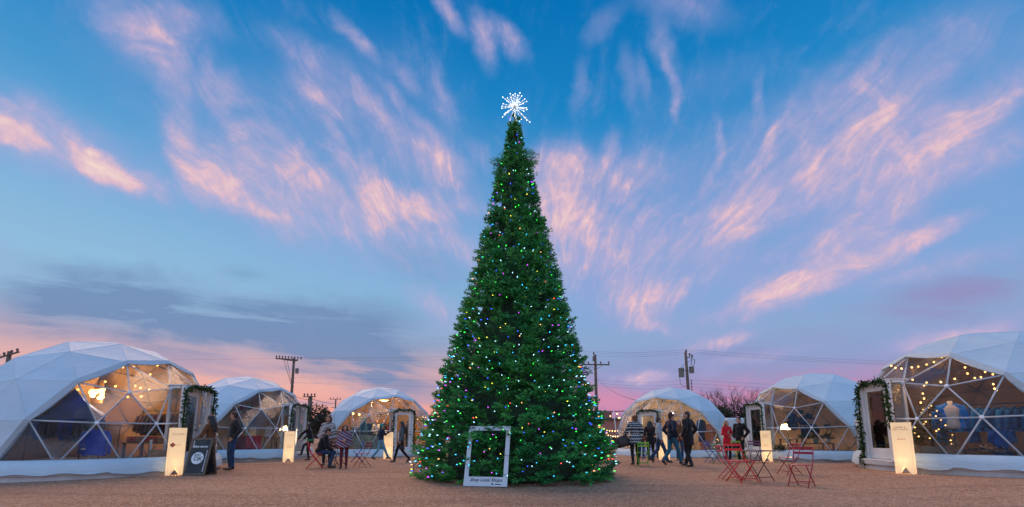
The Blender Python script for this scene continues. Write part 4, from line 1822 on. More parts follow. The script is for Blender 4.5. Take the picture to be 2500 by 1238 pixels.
def table_lamp(loc, label, h=.55, sr=.16, watts=10, col=(1, .62, .26), gm=None):
    r = empty('lamp', loc, 0, label, 'lamp')
    m = MB()
    m.lathe([(0, 0), (.09, 0), (.09, .015), (.02, .03), (.035, h * .3), (.012, h * .55), (.012, h * .7), (0, h * .7)], 14)
    m.build('base', MAT['black_metal'], r)
    m = MB()
    m.lathe([(sr, h * .62), (sr * .72, h)], 20)
    t = MAT.get('shade')
    if not t:
        s = MT('lamp shade')
        s.set(col=c4((.8, .62, .40)), rough=.8, emit=c4((1, .55, .2)), es=.9)
        tr = s.n('ShaderNodeBsdfTranslucent', {0: c4((.9, .68, .42))})
        s.t.links.new(s.n('ShaderNodeMixShader', {0: .6, 1: s.p.outputs[0], 2: tr.outputs[0]}).outputs[0], s.out.inputs[0])
        t = MAT['shade'] = s.m
    m.build('lamp_shade', t, r)
    b = MB()
    b.ball((0, 0, h * .78), .045, 8)
    bo = b.build('bulb', gm or warm2, r)
    light('lamp_light', bo, (0, 0, h * .78 - .10), watts, col, .04)
    return r


q = fl_at(1, 689, 21.3)
table(q, 0, .5, .5, .72, MAT['dark_wood'], 'small side table under the glowing lamp in the second dome', None, 'side_table')
table_lamp(q + Vector((0, 0, .72)), 'glowing table lamp near the door of the second dome', .55, .17, 130, (1, .74, .42))

# ---- dome with the teal shelves
tealp = plain('teal painted wood', (.03, .17, .25), .5, .25, 5)
r = empty('shelf_unit', fl_at(2, 884, 25.9), radians(10), 'teal stepped shelf unit at the back of the amber lit dome', 'shelves')
for (x, w_, h_) in ((-.42, .42, 1.38), (0.0, .30, 1.95), (.42, .46, 1.62)):
    m = MB()
    m.box((x, 0, h_ - .02), (w_, .3, .04))
    m.box((x - w_ / 2 + .02, 0, h_ / 2), (.04, .3, h_ - .082))
    m.box((x + w_ / 2 - .02, 0, h_ / 2), (.04, .3, h_ - .082))
    m.box((x, .14, h_ / 2), (w_ - .084, .02, h_ - .082))
    for k in range(1, 4):
        m.box((x, -.01, h_ * k / 4), (w_ - .084, .26, .03))
    m.build('bay', tealp, r)
r = empty('counter', fl_at(2, 898, 23.9), radians(-6), 'pale green panelled counter in the amber lit dome', 'counter')
m = MB()
m.box((0, 0, .97), (2.3, .5, .04), None, 0, .006)
m.build('worktop', MAT['dark_wood'], r)
gp_ = plain('pale green panel', (.20, .27, .22), .5, .5, 4)
for k in range(3):
    m = MB()
    m.box((-.74 + .74 * k, -.2, .475), (.72, .04, .945), None, 0, .008)
    m.build('front_panel', gp_, r)
crate(fl_at(2, 857, 23.2), radians(20), (.36, .3, .34), plain('amber wood', (.4, .2, .05), .6), 'amber wooden crate at the foot of the teal shelves')
hang_bulbs([at(862, 1010, 24.6), at(877, 1012, 25.3)], 'pair of bare amber bulbs by the left edge of the amber lit dome', warm2, .06, .1)
p = at(938, 976, 25.4)
r = empty('ceiling_lamp', p, 0, 'amber ceiling lamp under the top of the amber lit dome', 'lamp')
m = MB()
m.lathe([(.30, -.02), (.30, .03), (0, .05)], 20)
m.build('bowl', plain('brass bowl', (.4, .25, .08), .4), r)
b = MB()
b.ball((0, 0, -.03), (.25, .25, .05), 12)
b.build('diffuser', warm, r)
light('lamp_light', r, (0, 0, -.25), 200, (1.0, .52, .19), .2)
hang_bulbs([at(1000 + 6.5 * k, 1022 + 4 * sin(k * .9), 24.6) for k in range(7)], 'string of tiny amber bulbs right of the amber lit door', warm, .022, .05)

# ---- dome with the bright white lamp
p = at(1640, 1009, 25.0)
r = empty('pendant_lamp', p, 0, 'dazzling white pendant lamp in the dome behind the standing group', 'lamp')
m = MB()
m.path([(0, 0, .08), (0, 0, .75)], .012, 6)
m.lathe([(.05, .10), (.16, .03)], 16)
m.build('fitting', MAT['black_metal'], r)
b = MB()
b.ball((0, 0, 0), .11, 12)
b.build('bulb', cool, r)
b = MB()
b.ball((-.03, 0, -.21), .085, 10)
b.build('bulb', cool, r)
light('lamp_light', r, (.05, -.1, -.42), 170, (1.0, .74, .45), .12)
r = empty('cabinet', fl_at(3, 1732, 25.3), radians(-20), 'red brown cabinet at the right side of the bright lamp dome', 'cabinet')
m = MB()
m.box((0, 0, .8), (.95, .4, 1.6), None, 0, .01)
m.build('carcass', plain('russet wood', (.20, .07, .04), .5, .3, 4), r)
for s_ in (-1, 1):
    m = MB()
    m.box((s_ * .232, -.21, .8), (.44, .02, 1.5), None, 0, .006)
    m.build('door', plain('russet door wood', (.16, .055, .035), .5, .3, 4), r)
garment(at(1711, 1022, 24.2), radians(30), cl('indigo coat', (.015, .04, .16)), 'indigo coat hung beside the russet cabinet', .6, 1.25, 'coat', 'coat', .6)
r = empty('small_tree', fl_at(3, 1757, 24.2), 0, 'small lit tree at the right edge of the bright lamp dome', 'small tree')
m = MB()
m.tube((0, 0, 0), (0, 0, .9), .03, .01, 8)
m.build('trunk', MAT['bark'], r)


def mini_tree(r, h, rad, seed, bulbs=0, gm=None, br=.02):
    m = MB()
    rr = random.Random(seed)
    for i in range(int(900 * h)):
        z = .08 + (h - .08) * (1 - sqrt(rr.random()))
        R0 = rad * (1 - z / h) + .03
        a = rr.random() * 2 * pi
        q = R0 * (.35 + .65 * rr.random())
        c = Vector((q * cos(a), q * sin(a), z))
        d = Vector((cos(a), sin(a), .3 * rr.random() - .2)).normalized()
        u = d.cross(Vector((rr.random() - .5, rr.random() - .5, 1))).normalized() * (.012 + .012 * rr.random())
        L = .10 + .07 * rr.random()
        m.add([c, c + d * L * .5 + u, c + d * L, c + d * L * .5 - u], [[0, 1, 2, 3]])
    m.build('crown', MAT['fir_dark'], r)
    for k in range(bulbs):
        z = .1 + (h - .2) * k / bulbs
        a = k * 2.4
        R0 = rad * (1 - z / h) + .05
        b = MB()
        b.ball((R0 * cos(a), R0 * sin(a), z), br, 7)
        b.build('bulb', gm or warm, r)


MAT['fir_dark'] = plain('dark fir', (.025, .05, .02), .6, .5, 20)
mini_tree(r, .95, .36, 3, 14, warm, .028)

# ---- dome with the hats
q = fl_at(4, 1962, 19.3)
r = empty('hat_stand', q, radians(10), 'dark branching stand displaying felt hats in the hat dome', 'hat stand')
m = MB()
m.path([(0, 0, 0), (0, 0, 1.75)], .03, 8)
m.lathe([(0, 0), (.26, 0), (.26, .03), (.05, .06)], 16)
m.build('post', MAT['black_metal'], r)
hatm = [cl('black felt', (.006, .009, .02)), cl('slate blue felt', (.008, .03, .08)), cl('navy felt', (.006, .016, .05))]
for k, (x, z) in enumerate(((0, 1.78), (-.38, 1.62), (-.42, 1.30), (.42, 1.62), (.62, 1.12), (.10, 1.42))):
    m = MB()
    m.path([(0, 0, z - .18), (x * .6, .02, z - .10), (x, 0, z)], .014, 6)
    m.build('arm', MAT['black_metal'], r)
    hm = MB()
    hm.lathe([(.01, .13), (.07, .14), (.10, .11), (.11, .02), (.19, .0), (.20, .012), (.185, .014), (.10, .012)], 18)
    a = radians(10)
    o_ = hm.build('hat', hatm[k % 3], None, q + Vector((x * cos(a), x * sin(a), z - .02)))
    o_.rotation_euler = (radians([5, 60, 75, 25, 70, 40][k]), 0, 0)
    o_.scale = (1.25, 1.25, 1.25)
    tag(o_, ['black felt hat on the very top of the stand', 'slate blue hat on the upper left arm of the stand', 'navy hat on the lower left arm of the stand',
             'black hat on the upper right arm of the stand', 'slate blue hat on the low outer right arm', 'navy hat on the middle arm of the stand'][k], 'hat', 'felt hats on the stand')
coat = garment(q + Vector((.12, -.10, 1.28)), radians(30), hatm[1], 'slate blue shawl hung on the hat stand', .5, .5, 'shawl', 'shawl', .3)
q2 = fl_at(4, 1928, 20.6)
table(q2, radians(10), .6, .5, .68, MAT['dark_wood'], 'dark side table under the glowing shade in the hat dome', None, 'side_table')
table_lamp(q2 + Vector((0, 0, .68)), 'glowing lamp with a wide shade in the hat dome', .66, .30, 230, (1.0, .64, .32))
table(fl_at(4, 1985, 18.9), radians(12), 1.7, .6, .50, plain('brown bench wood', (.16, .09, .05), .5), 'low brown bench in the window of the hat dome', None, 'bench')
rr = random.Random(33)
for k in range(5):
    px = 1905 + 30 * k
    q = fl_at(4, px, 18.8 + .12 * (k % 2)) + Vector((0, 0, .50 if 1935 < px < 2035 else 0))
    r = empty('potted_plant', q, 0, 'dark leafy pot plant by the hat dome window, %s' % ['leftmost of five', 'second from left', 'middle one of five', 'second from right', 'rightmost of five'][k], 'plant', 'pot plants in the hat dome')
    m = MB()
    m.lathe([(0, 0), (.08, 0), (.11, .18), (.095, .18), (0, .16)], 12)
    m.build('pot', jar[k % 3], r)
    m = MB()
    for i in range(70):
        a = rr.random() * 6.28
        el = .2 + 1.2 * rr.random()
        d = Vector((cos(a) * cos(el), sin(a) * cos(el), sin(el)))
        c = Vector((0, 0, .17)) + d * .05
        L = .18 + .18 * rr.random()
        u = d.cross(Vector((0, 0, 1))).normalized() * .022
        m.add([c, c + d * L * .55 + u, c + d * L - Vector((0, 0, .04)), c + d * L * .55 - u], [[0, 1, 2, 3]])
    m.build('foliage', MAT['fir_dark'], r)
crate(fl_at(4, 2026, 18.6), radians(15), (.5, .3, .26), plain('coral crate paint', (.55, .16, .11), .6), 'coral red crate on the floor of the hat dome')
r = empty('floor_lamp', fl_at(4, 2026, 19.9), 0, 'black floor lamp with a flat dark shade in the hat dome', 'floor lamp')
m = MB()
m.path([(0, 0, .02), (0, 0, 1.28)], .014, 8)
m.lathe([(0, .0), (.14, 0), (.14, .02), (0, .03)], 16)
m.build('stand', MAT['black_metal'], r)
m = MB()
m.lathe([(.15, 1.16), (.11, 1.32)], 16)
m.build('lamp_shade', plain('black shade', (.012, .012, .012), .7), r)
table(fl_at(4, 1910, 19.2), radians(-5), .45, .45, .46, plain('chestnut wood', (.18, .09, .04), .5), 'small chestnut stool at the left of the hat dome window', None, 'stool')

# ---- large dome on the right
den = [cl('denim blue', (.008, .12, .42)), cl('dark denim', (.006, .075, .30)), cl('bright denim', (.012, .17, .55))]
q = fl_at(5, 2338, 12.0)
r = empty('dress_form', q, radians(-30), 'dress form wearing a denim jacket in the large right dome', 'mannequin')
m = MB()
m.path([(0, 0, .03), (0, 0, .95)], .02, 8)
m.lathe([(0, 0), (.2, 0), (.2, .025), (0, .04)], 16)
m.build('stand', MAT['dark_wood'], r)
m = MB()
n = 16
prof = [(.88, .15, .11), (1.0, .17, .12), (1.12, .14, .10), (1.3, .18, .12), (1.42, .19, .11), (1.48, .12, .09), (1.53, .06, .06), (1.62, .055, .055)]
vs, fs = [], []
for (z, a_, b_) in prof:
    for k in range(n):
        vs.append((a_ * cos(2 * pi * k / n), b_ * sin(2 * pi * k / n), z))
for i in range(len(prof) - 1):
    for k in range(n):
        fs.append([i * n + k, i * n + (k + 1) % n, (i + 1) * n + (k + 1) % n, (i + 1) * n + k])
fs += [[n * (len(prof) - 1) + k for k in range(n)], list(range(n - 1, -1, -1))]
m.add(vs, fs, 0, True)
m.build('torso', plain('linen form', (.55, .5, .45), .8), r)
garment(q + Vector((0, 0, 1.62)), radians(-30), den[2], 'bright denim jacket worn by the dress form', .56, .72, 'denim_jacket', 'jacket', .62)
q = fl_at(5, 2430, 12.55)
rack(q, radians(-42), 2.2, 1.58, 'long clothes rack of denim at the right of the large dome')
rr = random.Random(2)
for k in range(13):
    t = -1.0 + 2.0 * k / 12
    a = radians(-42)
    p = q + Vector((cos(a) * t, sin(a) * t, 1.525))
    garment(p, a + radians(35 + rr.random() * 25), den[k % 3], 'denim jacket on the long rack in the large right dome', .48, .72 + .3 * (k % 4 == 0), 'denim_jacket', 'jacket', .5, 'denim jackets on the rack')
garment(at(2440, 1040, 11.4), radians(-20), den[1], 'dark denim trousers hung low in the front of the large dome', .40, .78, 'denim_trousers', 'trousers', .3)
q = fl_at(5, 2283, 11.75)
r = empty('bucket_tree', q, 0, 'small lit tree in a galvanised tub inside the large right dome', 'small tree')
m = MB()
m.lathe([(0, 0), (.20, 0), (.24, .40), (.255, .41), (.23, .40), (.0, .36)], 20)
m.build('tub', MAT['grey_metal'], r)
m = MB()
m.tube((0, 0, .3), (0, 0, 1.5), .03, .01, 8)
m.build('trunk', MAT['bark'], r)
hd = empty('fir', (0, 0, .38))
hd.parent = r
mini_tree(hd, 1.25, .48, 17, 22, warm, .02)
bulbs6 = [(2176, 893), (2186, 898), (2201, 900), (2226, 897), (2242, 895), (2262, 890), (2280, 884), (2299, 872), (2332, 875)]
hang_bulbs([at(x, y, 12.0 + .15 * k) for k, (x, y) in enumerate(bulbs6)], 'upper string of warm bulbs under the roof of the large right dome', warm, .024, .04)
hang_bulbs([at(x, y, 12.6) for (x, y) in ((2228, 927), (2262, 934), (2256, 941), (2253, 961), (2256, 973), (2248, 983), (2266, 996), (2287, 994))],
           'string of warm bulbs curling down the left of the large right dome', warm, .024, .03, watts=9)
hang_bulbs([at(x, y, 12.2) for (x, y) in ((2297, 933), (2331, 925), (2356, 897), (2362, 912), (2380, 923), (2395, 921), (2405, 908), (2424, 914), (2425, 938), (2428, 949), (2433, 953))],
           'string of warm bulbs over the denim rack in the large right dome', warm, .024, .04, watts=12)
crate(fl_at(5, 2357, 11.15), radians(25), (.42, .3, .2), plain('tan basket', (.35, .17, .07), .7), 'tan wooden box on the floor of the large right dome')
table(fl_at(5, 2420, 11.5), radians(-25), 1.2, .5, .34, MAT['dark_wood'], 'low dark bench under the hanging denim', None, 'bench')
rr = random.Random(71)
for k in range(6):
    p = fl_at(5, 2385 + k * 15, 11.35 + .05 * (k % 2)) + Vector((0, 0, .34))
    m = MB()
    for s_ in (-1, 1):
        m.path([(s_ * .055, -.10, .03), (s_ * .055, 0, .04), (s_ * .055, .09, .045), (s_ * .055, .10, .12)], [.03, .038, .035, .03], 8)
    o_ = m.build('shoes', plain('leather %d' % k, [(.12, .05, .02), (.02, .02, .02), (.22, .12, .06)][k % 3], .4), None, p, radians(-25 + rr.randint(-10, 10)))
    tag(o_, '%s pair of shoes on the low bench, %s' % (['brown leather', 'black leather', 'tan leather'][k % 3], ['left end', 'second from left', 'third from left', 'third from right', 'second from right', 'right end'][k]), 'shoes', 'shoes on the bench')
light('interior_fill', r, (.7, .1, 2.2), 24, (1.0, .5, .2), .2)  # added fill point without a fitting, brightens the dome interior

# ------------------------------------------------------------------ utility poles, cables
def pole_at(px, ptop, y):
    top = at(px, ptop, y)
    return Vector((top.x, y, 0)), top.z


def insul(m, p, s=1.0):
    m.lathe([(0, .0), (.03 * s, 0), (.03 * s, .06 * s), (.06 * s, .07 * s), (.05 * s, .11 * s), (.065 * s, .13 * s), (.04 * s, .20 * s), (0, .21 * s)], 8, p)


def can(m, c, r, h):
    m.lathe([(0, 0), (r, 0), (r, h), (r * 1.06, h), (r * 1.06, h + .06), (r * .6, h + .12), (0, h + .13)], 14, c)


MAT['can'] = plain('pale transformer paint', (.26, .36, .38), .5, .15, 3)
MAT['porcelain'] = plain('grey porcelain', (.12, .11, .12), .35)

b_, h_ = pole_at(718, 874, 55)
PA = empty('utility_pole', b_, 0, 'tall utility pole with a slanting double crossarm above the second dome', 'utility pole', 'utility poles behind the domes')
m = MB()
m.tube((0, 0, 0), (0, 0, h_), .20, .14, 10)
m.build('shaft', MAT['pole'], PA)
m = MB()
m.bar((-2.35, .1, h_ - .05), (.55, -.1, h_ - .30), .14, .16)
m.build('crossarm', MAT['pole'], PA)
m = MB()
m.bar((-1.3, -.16, h_ - .22), (.40, -.16, h_ - .42), .12, .14)
m.build('crossarm', MAT['pole'], PA)
for x in (-1.15, -.75):
    m = MB()
    m.bar((x, -.2, h_ - .35), (-.05, -.12, h_ - 3.2 + (x + .75) * .8), .07, .03)
    m.build('brace', MAT['pole'], PA)
for k in range(9):
    m = MB()
    x = -2.3 + k * .42
    insul(m, Vector((x, .1 - .06 * k, h_ + .03 - .085 * k * .42)), 1.6)
    m.build('insulator', MAT['porcelain'], PA)
m = MB()
can(m, Vector((.52, -.1, h_ - 2.0)), .20, .58)
m.build('transformer', MAT['can'], PA)
for k in range(3):
    m = MB()
    m.tube((0, -.1, h_ - 2.6 - k * .55), (.32, -.1, h_ - 2.55 - k * .55), .03, None, 6)
    m.build('peg', MAT['black_metal'], PA)

b_, h_ = pole_at(1453, 866, 48)
PB = empty('utility_pole', b_, 0, 'utility pole with one low crossarm just right of the big tree', 'utility pole', 'utility poles behind the domes')
m = MB()
m.tube((0, 0, 0), (0, 0, h_), .19, .14, 10)
m.build('shaft', MAT['pole'], PB)
m = MB()
m.bar((-1.55, -.2, h_ - 1.12), (1.5, -.2, h_ - 1.16), .13, .13)
m.build('crossarm', MAT['pole'], PB)
for s_ in (-1, 1):
    m = MB()
    m.bar((s_ * .7, -.28, h_ - 1.22), (s_ * .12, -.2, h_ - 1.62), .05, .03)
    m.build('brace', MAT['black_metal'], PB)
for x in (-1.4, -.8, .55, 1.42):
    m = MB()
    insul(m, Vector((x, -.2, h_ - 1.09)), 1.5)
    m.build('insulator', MAT['porcelain'], PB)
m = MB()
insul(m, Vector((-.16, 0, h_ - .02)), 1.6)
m.build('insulator', MAT['porcelain'], PB)
m = MB()
m.lathe([(0, 0), (.07, 0), (.08, .5), (.04, .6), (0, .6)], 8, (-.24, -.1, h_ - .75))
m.build('fuse', MAT['porcelain'], PB)
b_B, h_B = b_, h_

b_, h_ = pole_at(1675, 860, 44)
PC = empty('utility_pole', b_, 0, 'utility pole with two pale transformer cans above the bright lamp dome', 'utility pole', 'utility poles behind the domes')
m = MB()
m.tube((.12, 0, 0), (-.06, 0, h_), .19, .13, 10)
m.build('shaft', MAT['pole'], PC)
for (dx_, dz_, rr_, hh_) in ((-.62, -2.55, .27, .85), (.42, -2.15, .23, .60)):
    m = MB()
    can(m, Vector((dx_, -.1, h_ + dz_)), rr_, hh_)
    m.build('transformer', MAT['can'], PC)
m = MB()
m.bar((-.35, -.1, h_ - 1.9), (.25, -.1, h_ - 1.9), .08, .05)
m.build('bracket', MAT['black_metal'], PC)
for (x, z) in ((0, .0), (.34, -.35), (.58, -.5)):
    m = MB()
    m.tube((-.02, 0, h_ - .55), (x, 0, h_ + z - .1), .03, None, 6)
    insul(m, Vector((x, 0, h_ + z - .08)), 1.7)
    m.build('insulator', MAT['porcelain'], PC)
for (x, z) in ((.40, -.62), (.66, -.72)):
    m = MB()
    m.path([(x, -.1, h_ + z), (x + .14, -.1, h_ + z - .1), (x + .02, -.1, h_ + z - .6), (x - .1, -.1, h_ + z - .65)], .04, 6)
    m.build('fuse', MAT['porcelain'], PC)
m = MB()
m.path([(-.6, -.1, h_ - 1.55), (-.2, -.1, h_ - 1.2), (.35, -.1, h_ - .9), (.55, -.1, h_ - .7)], .018, 5)
m.path([(-.85, -.1, h_ - 2.3), (-.78, -.1, h_ - 3.2), (-.45, -.1, h_ - 3.55), (0, -.1, h_ - 3.35)], .02, 5)
m.build('leads', MAT['wire'], PC)
m = MB()
for k in range(4):
    insul(m, Vector((.34, -.1, h_ - 3.9 + k * .28)), 1.0)
m.tube((.3, -.1, h_ - 4.0), (.3, -.1, h_ - 2.75), .02, None, 5)
m.build('insulator_rack', MAT['porcelain'], PC)
b_C, h_C = b_, h_

for (px, pt, y, lb, arm) in ((758, 967, 62, 'short weathered pole with a small crossarm between two domes', .9), (820, 974, 110, 'tiny distant utility pole beyond the amber lit dome', 1.5)):
    b_, h_ = pole_at(px, pt, y)
    r = empty('utility_pole', b_, 0, lb, 'utility pole', 'utility poles behind the domes')
    m = MB()
    m.tube((0, 0, 0), (0, 0, h_), .34 if y < 100 else .2, .28 if y < 100 else .16, 10)
    m.build('shaft', MAT['pole'], r)
    m = MB()
    m.bar((-arm, -.3, h_ - .12), (arm, -.3, h_ - .12), .12, .12)
    m.build('crossarm', MAT['pole'], r)
    if y > 100:
        m = MB()
        m.bar((-1.0, -.3, h_ - 2.2), (1.0, -.3, h_ - 2.2), .12, .12)
        m.build('crossarm', MAT['pole'], r)
    for x in (-.8, -.3, .3, .8):
        m = MB()
        insul(m, Vector((x * arm, -.3, h_ - .06)), 2.0)
        m.build('insulator', MAT['porcelain'], r)
# pole behind the left dome: only its crossarm and top show over the roof
b_, h_ = pole_at(24, 858, 30)
r = empty('utility_pole', b_, 0, 'dark pole top with a sloping crossarm showing over the left dome', 'utility pole', 'utility poles behind the domes')
m = MB()
m.tube((0, 0, 0), (0, 0, h_), .15, .12, 10)
m.build('shaft', MAT['pole'], r)
m = MB()
m.bar((-.7, -.1, h_ - .50), (.75, -.1, h_ - .05), .09, .09)
m.build('crossarm', MAT['pole'], r)
for x in (-.6, -.25, .25, .62):
    m = MB()
    insul(m, Vector((x, -.1, h_ - .24 + x * .31)), 1.2)
    m.build('insulator', MAT['porcelain'], r)


def cable(a, b, sag, rad, label):
    m = MB()
    pts = []
    for k in range(25):
        t = k / 24
        pts.append(a.lerp(b, t) - a - Vector((0, 0, sag * 4 * t * (1 - t))))
    m.path(pts, rad, 4, 0, False)
    o = m.build('power_cable', MAT['wire'], None, a)
    return tag(o, label, 'cable', 'overhead power cables')


CT = [('topmost', 857, 853, 871), ('second', 861, 858, 876), ('third', 868, 862, 880)]
for k, (nm, y0, y1, y2) in enumerate(CT):
    cable(at(1448, y0, 48), at(1675 + 6 * k, y1, 44), .25, .0075, nm + ' overhead cable between the two poles right of the tree')
    cable(at(1675 + 6 * k, y1, 44), at(2560, y2 + 14, 52), .5, .0075, nm + ' overhead cable running right from the transformer pole')
    cable(at(720 + 6 * k, 872 + 3 * k, 55), at(1440, y0 + 1, 48), .25, .0075, nm + ' overhead cable passing behind the big tree to the left pole')
for k, (y0, y1, y2) in enumerate(((926, 927, 932), (934, 936, 944), (941, 944, 955))):
    cable(at(1455, y0, 48), at(1680, y1, 44), .3, .0065, ['upper', 'middle', 'lower'][k] + ' thin low cable across the pink glow right of the tree')
    cable(at(1680, y1, 44), at(2560, y2 + 10, 60), .6, .0065, ['upper', 'middle', 'lower'][k] + ' thin low cable right of the transformer pole')
cable(at(720, 921, 55), at(1440, 929, 48), .2, .0065, 'upper thin low cable left of the big tree')
cable(at(720, 934, 55), at(1440, 946, 48), .2, .0065, 'lower thin low cable left of the big tree')
cable(at(-60, 873, 60), at(706, 874, 55), .3, .0075, 'overhead cable running left from the slanting crossarm')
cable(at(1459, 925, 48), at(1553, 977, 27.5), .35, .015, 'thick slack cable dropping from the pole to the bright lamp dome')
cable(at(722, 968, 55), at(760, 975, 62), .15, .03, 'thick cable from the tall left pole to the short pole')
cable(at(760, 973, 62), at(822, 984, 110), .3, .04, 'thick cable running on to the tiny distant pole')
cable(at(1440, 1003, 40), at(1545, 1003, 40), .05, .04, 'level dark cable just right of the tree above the brick building')

# ------------------------------------------------------------------ bare winter trees
def bare_tree(base, h, seed, label, spread=.55, grp='bare trees at the right', lean=0.0):
    r = empty('bare_tree', base, 0, label, 'tree', grp)
    rr = random.Random(seed)
    tm, cm = MB(), MB()

    def grow(p, d, L, rad, lev):
        n = 4
        pts = [p]
        for k in range(n):
            d = (d + Vector((rr.gauss(0, .13), rr.gauss(0, .13), .05 + rr.gauss(0, .06)))).normalized()
            pts.append(pts[-1] + d * (L / n))
        rs = [rad * (1 - .45 * k / n) for k in range(n + 1)]
        (tm if lev < 2 else cm).path(pts, rs, 6 if lev < 2 else 4, 0, False)
        if lev >= 5 or rad < .006:
            return
        nb = 3 if lev < 4 else 4
        for k in range(nb):
            a = rr.random() * 6.28
            q = Vector((cos(a), sin(a), .35 * rr.random()))
            dd = (d * (.9 if k == 0 else .62) + q * (spread if k else .25)).normalized()
            st_ = pts[-1] if k < 2 else pts[rr.choice((2, 3))]
            grow(st_, dd, L * (.72 + .14 * rr.random()), rad * .55, lev + 1)
    grow(Vector((0, 0, 0)), Vector((lean, 0, 1)), h * .30, h * .024, 0)
    tm.build('trunk', MAT['bark'], r)
    cm.build('crown', MAT['twig'], r)
    return r


MAT['twig'] = plain('dark twig', (.05, .036, .032), .9, .3, 5)
for k, (px, pt, y, lb) in enumerate(((1723, 945, 46, 'thin bare tree behind the bright lamp dome'), (1788, 938, 42, 'broad bare tree in the gap between two right hand domes'),
                                     (1838, 948, 47, 'bare tree just left of the hat dome'), (1860, 946, 60, 'hazy pinkish bare tree behind the hat dome'),
                                     (1512, 1005, 62, 'small bare tree behind the brick building'))):
    top = at(px, pt, y)
    bare_tree(Vector((top.x, y, 0)), top.z * (1.0 if k != 1 else 1.0), 60 + k, lb, [.45, .62, .55, .6, .6][k])


def bush(base, w, h, seed, label, name='shrub', cat='shrub', n=1400, grp=None, mat=None, trunk=False):
    r = empty(name, base, 0, label, cat, grp)
    rr = random.Random(seed)
    m = MB()
    if trunk:
        m.tube((0, 0, 0), (0, 0, h * .6), h * .03, h * .015, 8)
    else:
        for k in range(5):
            a = k * 1.3
            m.tube((0, 0, 0), (w * .25 * cos(a), w * .25 * sin(a), h * .6), .04, .015, 5)
    m.build('trunk', MAT['bark'], r)
    m = MB()
    lobes = [(Vector(((rr.random() - .5) * w * .75, (rr.random() - .5) * w * .5, h * (.35 + .45 * rr.random()))), (.18 + .14 * rr.random()) * w) for _ in range(9)]
    for i in range(n):
        c, R0 = rr.choice(lobes)
        d = Vector((rr.gauss(0, 1), rr.gauss(0, 1), rr.gauss(0, 1))).normalized()
        p = c + d * R0 * (rr.random() ** .4)
        if p.z < .05:
            continue
        u = Vector((rr.gauss(0, 1), rr.gauss(0, 1), rr.gauss(0, 1))).normalized()
        v = u.cross(d).normalized()
        s_ = .05 * h * (.6 + .8 * rr.random()) * .8
        m.add([p - u * s_, p + v * s_ * .5, p + u * s_, p - v * s_ * .5], [[0, 1, 2, 3]])
    m.build('crown', mat or MAT['dark_leaf'], r)
    return r


MAT['dark_leaf'] = plain('dusky leaves', (.03, .034, .02), .8, .5, 12)
for k, (px, pt, y, w_, lb) in enumerate(((1768, 990, 40, 3.2, 'dark low shrub under the broad bare tree'), (1828, 995, 40, 2.6, 'dark low shrub beside the white trailer'),
                                         (792, 990, 48, 3.6, 'dark autumn tree behind the curly haired woman'), (768, 1005, 56, 2.4, 'small dusky tree behind the second dome door'),
                                         (1048, 996, 44, 2.8, 'dark tree squeezed between the amber lit dome and the big tree'))):
    top = at(px, pt, y)
    bush(Vector((top.x, y, 0)), w_, top.z * 1.05, 80 + k, lb, 'leafy_tree' if k > 1 else 'shrub', 'tree' if k > 1 else 'shrub', 1500, None, None, k > 1)

# ------------------------------------------------------------------ brick building, fence of far trees, trailer
brick = MT('red brick')
bt = brick.n('ShaderNodeTexBrick', {'Vector': brick.mapv((1, 1, 1), (radians(90), 0, 0)), 'Color1': c4((.30, .085, .06)), 'Color2': c4((.22, .06, .045)), 'Mortar': c4((.30, .24, .21)),
                                    'Scale': 1.0, 'Mortar Size': .012, 'Brick Width': .22, 'Row Height': .075})
brick.set(col=bt.outputs[0], rough=.85)
brick = brick.m
YB = 40.0
x0, x1 = at(1440, 1060, YB).x, at(1528, 1060, YB).x
zt = at(1500, 1026, YB).z
r = empty('brick_building', (0, YB, 0), 0, 'low red brick building with two chimneys right of the big tree', 'building')
m = MB()
m.box(((x0 + x1) / 2, 2.5, zt / 2), (x1 - x0, 5, zt))
m.build('wall', brick, r)
m = MB()
m.box(((x0 + x1) / 2, 2.5, zt + .09), (x1 - x0 + .3, 5.3, .18))
rf = m.build('roof', plain('dark parapet', (.06, .05, .05), .8), r)
for (px, pt, w_) in ((1466, 1012, .5), (1481, 1008, .8)):
    c = at(px, pt, YB + 1.2)
    m = MB()
    m.box((c.x, 1.2, (zt + .18 + c.z) / 2 - .05), (w_, .6, c.z - zt - .1))
    m.box((c.x, 1.2, c.z + .02), (w_ + .1, .7, .10))
    m.build('chimney', brick, rf)
for (px, wpx) in ((1500, 13), (1478, 11)):
    c = at(px, 1079, YB)
    m = MB()
    ww, hh = wpx * YB / FPX, .95
    m.box((c.x, -.03, c.z + hh / 2 + .04), (ww + .24, .06, .10))
    m.box((c.x, -.04, c.z - hh / 2 - .04), (ww + .3, .10, .10))
    for s_ in (-1, 1):
        m.box((c.x + s_ * (ww / 2 + .06), -.03, c.z), (.11, .06, hh - .025))
    wf = m.build('window', MAT['white_paint'], r)
    m = MB()
    m.box((c.x, -.012, c.z), (ww, .02, hh - .03))
    m.build('pane', plain('dark pane', (.02, .02, .03), .2), wf)
for j, (ya, yb, n, lb) in enumerate(((1040, 1052, 8, 'upper string of warm bulbs along the brick building'), (1050, 1066, 9, 'lower string of warm bulbs across the brick wall'), (1016, 1014, 3, 'short string of warm bulbs beside the brick chimney'))):
    hang_bulbs([at(1462 + 46 * k / (n - 1) + (28 if j == 2 else 0), ya + (yb - ya) * k / (n - 1) + 5 * sin(pi * k / (n - 1)), YB - 1.0) for k in range(n)], lb, warm, .055, .1)
r = empty('flag_post', gnd(1510, 1106), 0, 'thin white leaning post with bulbs left of the bright lamp dome', 'post')
m = MB()
m.tube((0, 0, 0), (-.22, 0, 2.6), .03, .025, 8)
